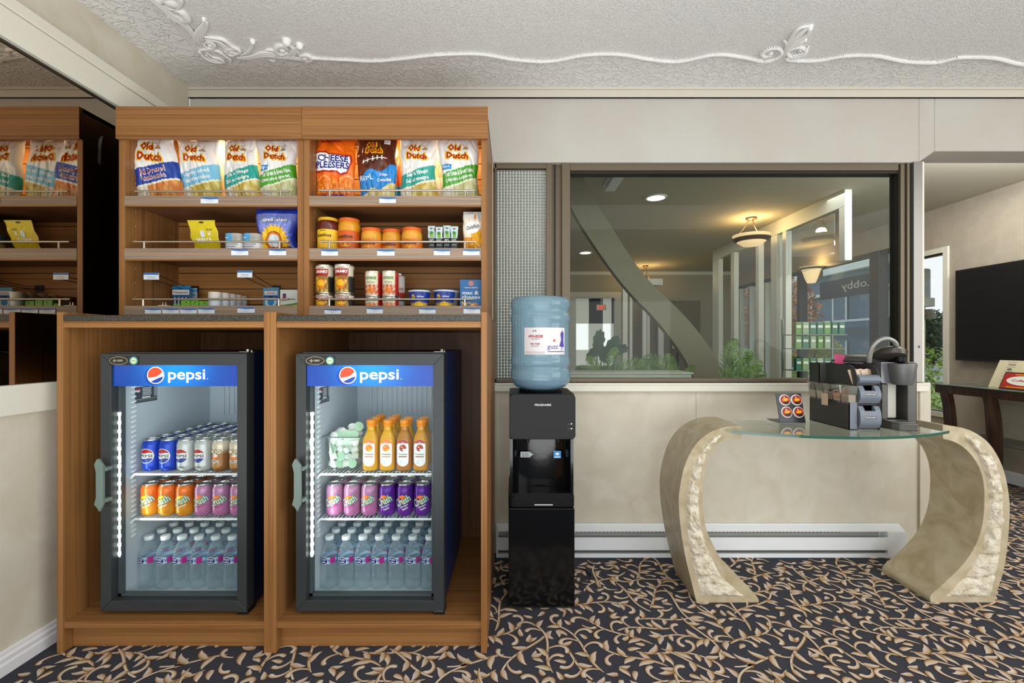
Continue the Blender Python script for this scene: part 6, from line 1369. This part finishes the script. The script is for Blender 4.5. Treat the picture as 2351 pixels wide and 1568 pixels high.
# right hand lobby windows in dark frames
df = MB()
def wd_(px): return XR*F/(px-CX)
for a, b_ in ((2006,2028),(1838,1844)): df.box(XR-.05, XR+.06, wd_(b_), wd_(a), .25, 2.095)
df.box(XR-.03, XR+.05, 4.66, 9.2, 2.05, 2.097); df.box(XR-.03, XR+.05, 4.66, 9.2, .25, .31)
struct(df.build('trim_11', dkf, bev=.003), 'dark frames of the lobby windows')
wf2 = MB()
for px in (1700, 1724, 1760): wf2.box(XR-.04, XR+.05, wd_(px+3), wd_(px-3), .25, 2.05)
struct(wf2.build('trim_12', fwhite), 'white mullions of the far lobby windows')
struct(MB().box(XR+.02, XR+.026, 4.66, 9.2, .31, 2.05).build('window_6', thinglass('street_glass', (.93,.96,.97), .0)), 'lobby windows to the street')
o = empty('lobby_sign', (XR+.015, 5.3, 1.75), 'grey-blue band sign on the street glass, its white letters seen from behind', 'sign')
m = MB(); m.box(XR+.012, XR+.018, wd_(2004), wd_(1880), 1.66, 1.885); m.build('sign_band', mat('sign_slate', '#4f6079', .4), o, True)
m = MB(); f = lambda u, v: (XR+.009, u, v); ya, yb3 = wd_(2003), wd_(1903); ya, yb3 = wd_(2003), wd_(1930); m.text('Lobby', f, (ya+yb3)/2, 1.775, yb3-ya, .115, 0, bold=.01); m.build('lettering', mat('sign_letters', '#e9eef2', .4), o, True, norm=False)
# curved arch
arch = mat('arch_paint', '#8d8573', .6)
AD = 3.35; ap = [(1275,330,64),(1312,410,66),(1345,480,70),(1388,548,70),(1430,610,66),(1470,660,64),(1515,705,66),(1560,755,72),(1600,810,78),(1628,870,84),(1640,960,90)]
L = smooth_pts([(p[0], p[1]) for p in ap], 5); W_ = smooth_pts([(p[2], 0) for p in ap], 5); A = []; B = []
for i, (a, b_) in enumerate(L):
    x2, y2 = L[min(i+1, len(L)-1)]; x1, y1 = L[max(i-1, 0)]; dx, dy = x2-x1, y2-y1; l = math.hypot(dx, dy); nx, ny = dy/l, -dx/l; hw = W_[i][0]/2*.80
    A.append((X(a-nx*hw, AD), min(ZL, Z(b_-ny*hw, AD)))); B.append((X(a+nx*hw, AD), min(ZL, Z(b_+ny*hw, AD))))
m = MB(); k = len(A); vs = [(x, y, z) for y in (AD, AD+.07) for x, z in A+B]; N2 = 2*k; fs = []
for i in range(k-1): fs += [(i, i+1, k+i+1, k+i), (N2+i, N2+k+i, N2+k+i+1, N2+i+1), (i, N2+i, N2+i+1, i+1), (k+i, k+i+1, N2+k+i+1, N2+k+i)]
m.add(vs, fs+[(0, k, N2+k, N2), (k-1, N2+k-1, 2*N2-1, 2*k-1)])
o = empty('curved_arch', (1.2, AD, 0), 'curved taupe arch rib sweeping down behind the interior window', 'arch'); m.build('rib', arch, o, True, smooth=50)
MB().box(X(1595,AD), X(1690,AD), AD-.02, AD+.12, 0, Z(950,AD)).build('plinth', arch, o, True, bev=.01)
# lights
glow = mat('lamp_alabaster', '#e8c99a', .5, emit=.75, ecol='#ffdca8'); brz = mat('lamp_bronze', '#6a543c', .4, metal=.6)
def pendant(px, pyb, d_, r, drop, label):
    o = empty('pendant_lamp', (X(px, d_), d_, ZL), label, 'pendant lamp', 'bowl pendant lamps'); zb2 = Z(pyb, d_)-ZL
    MB().lathe([(0, zb2-.11), (r*.45, zb2-.10), (r*.78, zb2-.06), (r*.93, zb2-.012), (r, zb2), (r*.98, zb2+.004), (r*.9, zb2-.01)], seg=36).build('glass_bowl', glow, o, smooth=60, norm=False)
    m = MB(); m.lathe([(r*.80, zb2-.062), (r*.99, zb2-.052+.02), (r*1.0, zb2-.028), (r*.97, zb2-.035)], seg=36); m.lathe([(r*.3, -.001), (r*.3, -.015), (r*.12, -.03), (0, -.032)], seg=24)
    for i in range(3): a = 2*PI*i/3+.5; m.tube([(r*.12*math.cos(a), r*.12*math.sin(a), -.025), (r*.35*math.cos(a), r*.35*math.sin(a), zb2*.5), (r*.85*math.cos(a), r*.85*math.sin(a), zb2-.02)], .004, 6)
    m.build('bracket', brz, o, smooth=50)
    point('pendant_bulb', (X(px, d_), d_, ZL+zb2+.04), 9 if d_ < 6 else 7, (1, .66, .30), .04)
pendant(1725, 541, 4.53, .175, .2, 'bowl pendant lamp nearer the window, right of the arch'); pendant(1482, 653, 7.3, .155, .2, 'smaller far bowl pendant lamp beyond the arch')
o = empty('wall_sconce', (XR-.02, wd_(1886), 1.72), 'glowing flared wall sconce between the lobby windows', 'sconce')
zs2 = Z(612, wd_(1886)); m = MB(); dd = wd_(1886); m.lathe([(.045, Z(650, dd)), (.07, Z(640, dd)), (.10, Z(622, dd)), (.125, Z(616, dd)), (.128, Z(613, dd))], XR-.13, dd, 0, 28); m.build('sconce_shade', glow, o, True, smooth=60)
m = MB(); m.lathe([(.128, Z(619, dd)), (.131, Z(617, dd)), (.128, Z(615, dd))], XR-.13, dd, 0, 28); m.box(XR-.06, XR-.001, dd-.03, dd+.03, Z(640, dd), Z(620, dd)); m.build('bracket', brz, o, True); point('sconce_bulb', (XR-.13, dd, Z(606, dd)), 4, (1, .62, .28), .03)
for i, (px, d_, nm) in enumerate(((1506, 3.9, 'largest recessed downlight, nearest the window'), (1394, 4.86, 'small recessed downlight beside the arch'), (1344, 6.25, 'far recessed downlight left of the arch'))):
    o = empty('downlight', (X(px, d_), d_, ZL), nm, 'downlight', 'recessed lobby downlights'); r = .075 if i != 1 else .035
    MB().lathe([(r*1.25, 0), (r*1.25, -.006), (r, -.008), (r, -.001)], seg=28).build('trim_ring', white, o, smooth=40); MB().lathe([(r, -.003), (0, -.004)], seg=28).build('diffuser', mat('downlight_glow', '#ffe9c8', emit=5), o)
o = empty('strip_light', (X(1420, 3.3), 3.3, ZL), 'long white strip light fixture on the ceiling near the arch top', 'ceiling light')
m = MB(); m.box(-.04, .04, -.55, .30, -.05, 0); m.box(-.055, .055, -.56, .31, -.012, 0); m.build('housing', mat('strip_white', '#dfe2e0', .4), o, bev=.004)
# plants
leafm = mat('palm_green', '#4f7d3a', .45); mottle(leafm, '#3e6a34', '#86a35a', 12, 2); leafd = mat('leaf_dark', '#2f4f38', .35); stemm = mat('stem_green', '#5f7a3a', .6); potm = mat('pot_taupe', '#6f6558', .6)
def frond(m, base, ang, L, rise, droop, n=20, seed=0, w=.0055):
    pts = []; x, y, z = base; rr_ = random.Random(seed)
    for i in range(n+1):
        t = i/n; pts.append(Vector((x+math.cos(ang)*L*t*.9, y+math.sin(ang)*L*t*.35, z+rise*math.sin(t*PI*.55)-droop*t*t)))
    m.tube(pts, [.005*(1-.7*i/n)+.001 for i in range(n+1)], 5)
    for i in range(3, n+1):
        p = pts[i]; t = (pts[i]-pts[i-1]).normalized(); side = Vector((-t.z, 0, t.x)); ln = L*.36*math.sin(PI*min(1, .15+.85*i/n))**.7*(1.1-.5*i/n)
        for s in (-1, 1):
            e = p+(t*.75+side*s*.75+Vector((0, rr_.uniform(-.25, .25), -.15)))*ln; q_ = p+(e-p)*.45+Vector((0, 0, .01)); n_ = (e-p).cross(Vector((0, 1, 0))).normalized()*w
            m.add([p, q_+n_, e, q_-n_], [(0, 1, 2, 3)])
def palm(px, d_, zb2, fr_, label, big=False):
    o = empty('potted_palm', (X(px, d_), d_, 0), label, 'palm', 'potted palms behind the window')
    MB().lathe([(.065, 0), (.085, .30), (.09, .32), (.08, .32), (.075, .29), (0, .29)], seg=20).build('pot', potm, o, smooth=40)
    m = MB(); m.tube([(0, 0, .28), (.01, 0, .5), (0, 0, zb2)], .018, 8); m.build('stem', stemm, o, smooth=50)
    for i, (ang, L_, ri, dr) in enumerate(fr_): m = MB(); frond(m, (0, 0, zb2), ang, L_, ri, dr, seed=i); m.build('frond', leafm, o, norm=False)
palm(1385, 3.08, .78, ((.1, .34, .20, .02), (.9, .2, .28, .0), (.4, .28, .14, .05), (2.9, .22, .18, .05), (2.2, .2, .22, .0)), 'green palm at the left of the arch, low behind the sill')
palm(1562, 3.12, .80, ((3.0, .34, .16, .02), (2.7, .30, .20, .0), (2.2, .16, .22, 0), (.4, .14, .14, 0), (3.1, .26, .06, .02)), 'palm with spreading fronds just left of the arch foot')
palm(1655, 2.9, .80, ((.15, .34, .12, .02), (.5, .30, .24, .0), (.9, .26, .30, -.02), (.1, .30, .02, .02), (.3, .34, .2, .04)), 'palm right of the arch foot with fronds reaching right')
o = empty('leafy_plant', (X(1350, 3.35), 3.35, 0), 'dark broad-leaved plant rising behind the left palm', 'plant')
MB().lathe([(.09, 0), (.12, .26), (.10, .26), (0, .25)], seg=18).build('pot', potm, o, smooth=40)
for i, (px, py, r, rot) in enumerate(((1374,782,15,1.4),(1360,812,12,.9),(1383,812,13,1.9),(1404,795,16,1.0),(1418,803,14,.2))):
    m = MB(); xx, zz = X(px, 3.35)-o.location.x, Z(py, 3.35); s = r*3.35/F; m.tube([(0, 0, .24), (xx*.3, -.005, .5), (xx, 0, zz)], .005, 6, 1)
    for k in range(10):
        a = rot+PI*2*k/10; 
    pts = [(s*1.7*math.cos(a)*(1+.12*math.cos(9*a)), s*.9*math.sin(a)*(1+.12*math.cos(9*a))) for a in [2*PI*k/28 for k in range(28)]]; m.shape(pts, lambda u, v: (xx+u*math.cos(rot)-v*math.sin(rot), -.01-.12*abs(v), zz+u*math.sin(rot)+v*math.cos(rot)), 0); m.build('leaf', [leafd, stemm], o, norm=False)
o = empty('white_cabinet', (X(1450, 2.78), 2.78, 0), 'low white cabinet top just behind the window sill', 'cabinet'); m = MB(); a, b_ = X(1306, 2.70)-X(1450, 2.78), X(1588, 2.70)-X(1450, 2.78)
m.box(a, b_, -.08, .14, 0, Z(859, 2.70)); m.box(a-.01, b_+.01, -.09, .15, Z(859, 2.70), Z(855, 2.70)); m.build('cabinet_box', mat('cabinet_white', '#d5d6cd', .5), o, bev=.004)
# rack and packets added behind the glass to stand for a reflection
rk = empty('reflected_rack', (2.40, 3.55, 0), 'wire rack of green, teal and purple packets standing in for a reflection at the lower right of the window', 'rack')
m = MB()
for zz in (.55, .72, .89, 1.06, 1.17): m.box(-.20, .20, -.02, .16, zz, zz+.006)
for xx in (-.20, .20): m.box(xx-.006, xx+.006, .14, .16, 0, 1.3); m.box(xx-.006, xx+.006, -.02, 0, 0, .6)
m.build('rack_frame', mat('rack_grey', '#8e9a92', .4), rk)
pk = [mat('pack_green', '#6f9c4a', .4), mat('pack_teal', '#3f7a68', .4), mat('pack_purple', '#54508c', .4), mat('pack_pale', '#9fb89a', .4)]
rr_ = random.Random(4); proto = None; cn = ['green', 'teal', 'purple', 'pale green']; rw = ['lowest', 'second', 'third', 'fourth', 'top']
protos = {}
for s in range(5):
    for c in range(7):
        k = (2 if c > 3 and s < 2 else rr_.choice((0, 1, 3)) ); k = 0 if (s < 2 and c < 3) else k
        if s == 3 and c > 4: continue
        loc = (2.40-.175+c*.056, 3.54, (.5565, .7265, .8965, 1.0665, 1.1765)[s]); lab = f'{cn[k]} snack packet, {ORD[c]} from the left on the {rw[s]} shelf of the reflected rack'
        if k in protos: dup(protos[k], loc, lab, rr_.uniform(-.2, .2))
        else:
            o = empty('snack_packet', loc, lab, 'packet', 'packets on the reflected rack behind the window'); MB().box(-.023, .023, -.01, .02, 0, .095).build('packet', pk[k], o, bev=.003); a = MB(); a.rect(-.017, .017, .05, .07, front(0, -.0108, 0), 3); a.build('print', PM, o, norm=False); protos[k] = o; family(o)

# ---------------------------------------------------------------- street outside
grass = mat('grass', '#7f9a4a', .9); mottle(grass, '#6d8c3c', '#a3b46a', 3, 6); road = mat('asphalt', '#a4a6a6', .9)
g = MB(); g.box(XR+.12, 12, -3, 60, -.12, -.02, 0); g.box(12, 80, -3, 90, -.14, -.03, 1); struct(g.build('ground_outside', [grass, road]), 'lawn and pale road outside the windows')
bl = empty('street_building', (18, 26, 0), 'blue-grey two-storey building with white rails across the road', 'building')
BX = 14.0
m = MB(); m.prism([(BX, 16.4), (BX+.3, 16.4), (BX+5, 22), (BX+5, 46), (BX, 46)], 0, 4.1, 'z'); m.build('wall', mat('bld_slate', '#5f7085', .8), bl, True)
m = MB(); m.prism([(BX-.3, 16.2), (BX+.2, 16.2), (BX+5.1, 21.8), (BX+5.1, 46.2), (BX-.3, 46.2)], 4.1, 4.35, 'z'); m.box(BX-.25, BX, 16.3, 46, 3.2, 3.32); m.build('roof_edge', mat('bld_white', '#d5dbe0', .7), bl, True)
for fl_, (z0, z1) in enumerate(((2.1, 3.15), (.25, 1.25))):
    for k in range(14):
        y_ = 16.8+k*2.2; m = MB(); m.box(BX-.05, BX-.01, y_, y_+1.5, z0, z1, 0); m.box(BX-.08, BX-.05, y_+.72, y_+.80, z0, z1, 1); m.box(BX-.08, BX-.05, y_-.06, y_+.02, z0, z1, 1); m.build('window', [mat('bld_glass', '#46617c', .15), mat('bld_white2', '#d5dbe0', .7)], bl, True)
m = MB(); m.box(BX-.6, BX-.55, 16.3, 46, 2.0, 2.08); m.box(BX-.6, BX-.55, 16.3, 46, 1.75, 1.95, 1); m.build('balcony_rail', [mat('bld_white'), mat('bld_slate')], bl, True)
lv = mat('foliage_green', '#a6c850', .6); mottle(lv, '#86b83c', '#d6e67a', 20, 2); lo = mat('foliage_orange', '#c07a45', .7); mottle(lo, '#a8663c', '#d69a62', 4, 2); lg2 = mat('foliage_yellow', '#a8a83c', .7); mottle(lg2, '#8a9434', '#c8bf5a', 5, 2)
def crown(name, label, cat, c, r, mt, n, ls, seed, trunk=True, sq=1.0, grp=None):
    o = empty(name, (c[0], c[1], 0), label, cat, grp); rr_ = random.Random(seed); m = MB()
    for _ in range(n):
        a, b_ = rr_.uniform(0, 2*PI), rr_.uniform(-1, 1); q_ = (rr_.random()**.4); s = math.sqrt(1-b_*b_)
        p = Vector((r*q_*s*math.cos(a), r*q_*s*math.sin(a), c[2]+r*sq*q_*b_)); u = Vector((rr_.uniform(-1, 1), rr_.uniform(-1, 1), rr_.uniform(-1, 1))).normalized(); v = u.cross(Vector((0, 0, 1))).normalized()
        m.add([p-u*ls, p+v*ls*.5, p+u*ls, p-v*ls*.5], [(0, 1, 2, 3)])
    m.build('foliage', mt, o, norm=False)
    if trunk: m = MB(); m.tube([(0, 0, 0), (0, 0, c[2]*.6), (.02, 0, c[2]+r*.3)], [r*.06, r*.045, r*.02], 8); m.build('trunk', mat('bark', '#5a4a3c', .9), o, smooth=50)
crown('green_bush', 'bright green bush outside the narrow lounge window', 'bush', (4.85, 5.45, .62), .50, lv, 1500, .035, 1, sq=.95)
crown('orange_tree', 'orange autumn tree across the lawn', 'tree', (9.0, 16.0, 2.0), 1.6, lo, 3500, .10, 2)
crown('round_shrub', 'rounded yellow-green shrub in front of the street building', 'shrub', (11.5, 17.3, .75), .95, lg2, 3000, .06, 3, sq=.75)
crown('far_tree', 'dark green tree behind the road seen past the television', 'tree', (23.6, 25.5, 1.5), 1.5, mat('foliage_dark', '#4a6240', .8), 3000, .16, 4)
o = empty('gas_meter', (4.40, 4.78, .0), 'pale grey gas meter on its pipe outside the narrow lounge window', 'gas meter'); dm = 4.78
m = MB(); m.box(X(2118, dm), X(2139, dm), dm, dm+.1, Z(690, dm), Z(616, dm)); m.build('meter_body', mat('meter_grey', '#a9adae', .5), o, True, bev=.02)
m = MB(); m.box(X(2118, dm)-.02, X(2143, dm), dm-.02, dm+.12, Z(704, dm), Z(684, dm)); m.cyl(X(2126, dm), dm+.05, 0, Z(704, dm), .03, 12); m.build('regulator', mat('meter_pale', '#c4c4bc', .5), o, True, bev=.006)
m = MB(); m.lathe([(.055, Z(732, dm)), (.06, Z(722, dm)), (.04, Z(710, dm))], X(2131, dm), dm+.0, 0, 18); m.build('valve', mat('meter_brown', '#8a8378', .5), o, True)
sg = empty('street_sign', (8.0, 18.3, 0), 'blue street sign with white lettering outside the lobby', 'sign'); ds_ = 18.3
m = MB(); m.box(X(1598, ds_), X(1662, ds_), ds_, ds_+.1, Z(768, ds_), Z(686, ds_)); m.build('sign_board', mat('sign_blue', '#6d8fb8', .5), sg, True)
m = MB(); f = front(0, ds_-.01, 0); m.text('Best', f, X(1638, ds_), Z(702, ds_), X(1654, ds_)-X(1622, ds_), None, 0, bold=.02); m.text('Western', f, X(1630, ds_), Z(722, ds_), X(1657, ds_)-X(1603, ds_), .30, 0, bold=.02); m.build('lettering', WHT, sg, True, norm=False)
MB().cyl(X(1630, ds_), ds_+.05, -.05, Z(768, ds_), .06, 12).build('post', mat('meter_grey'), sg, True)
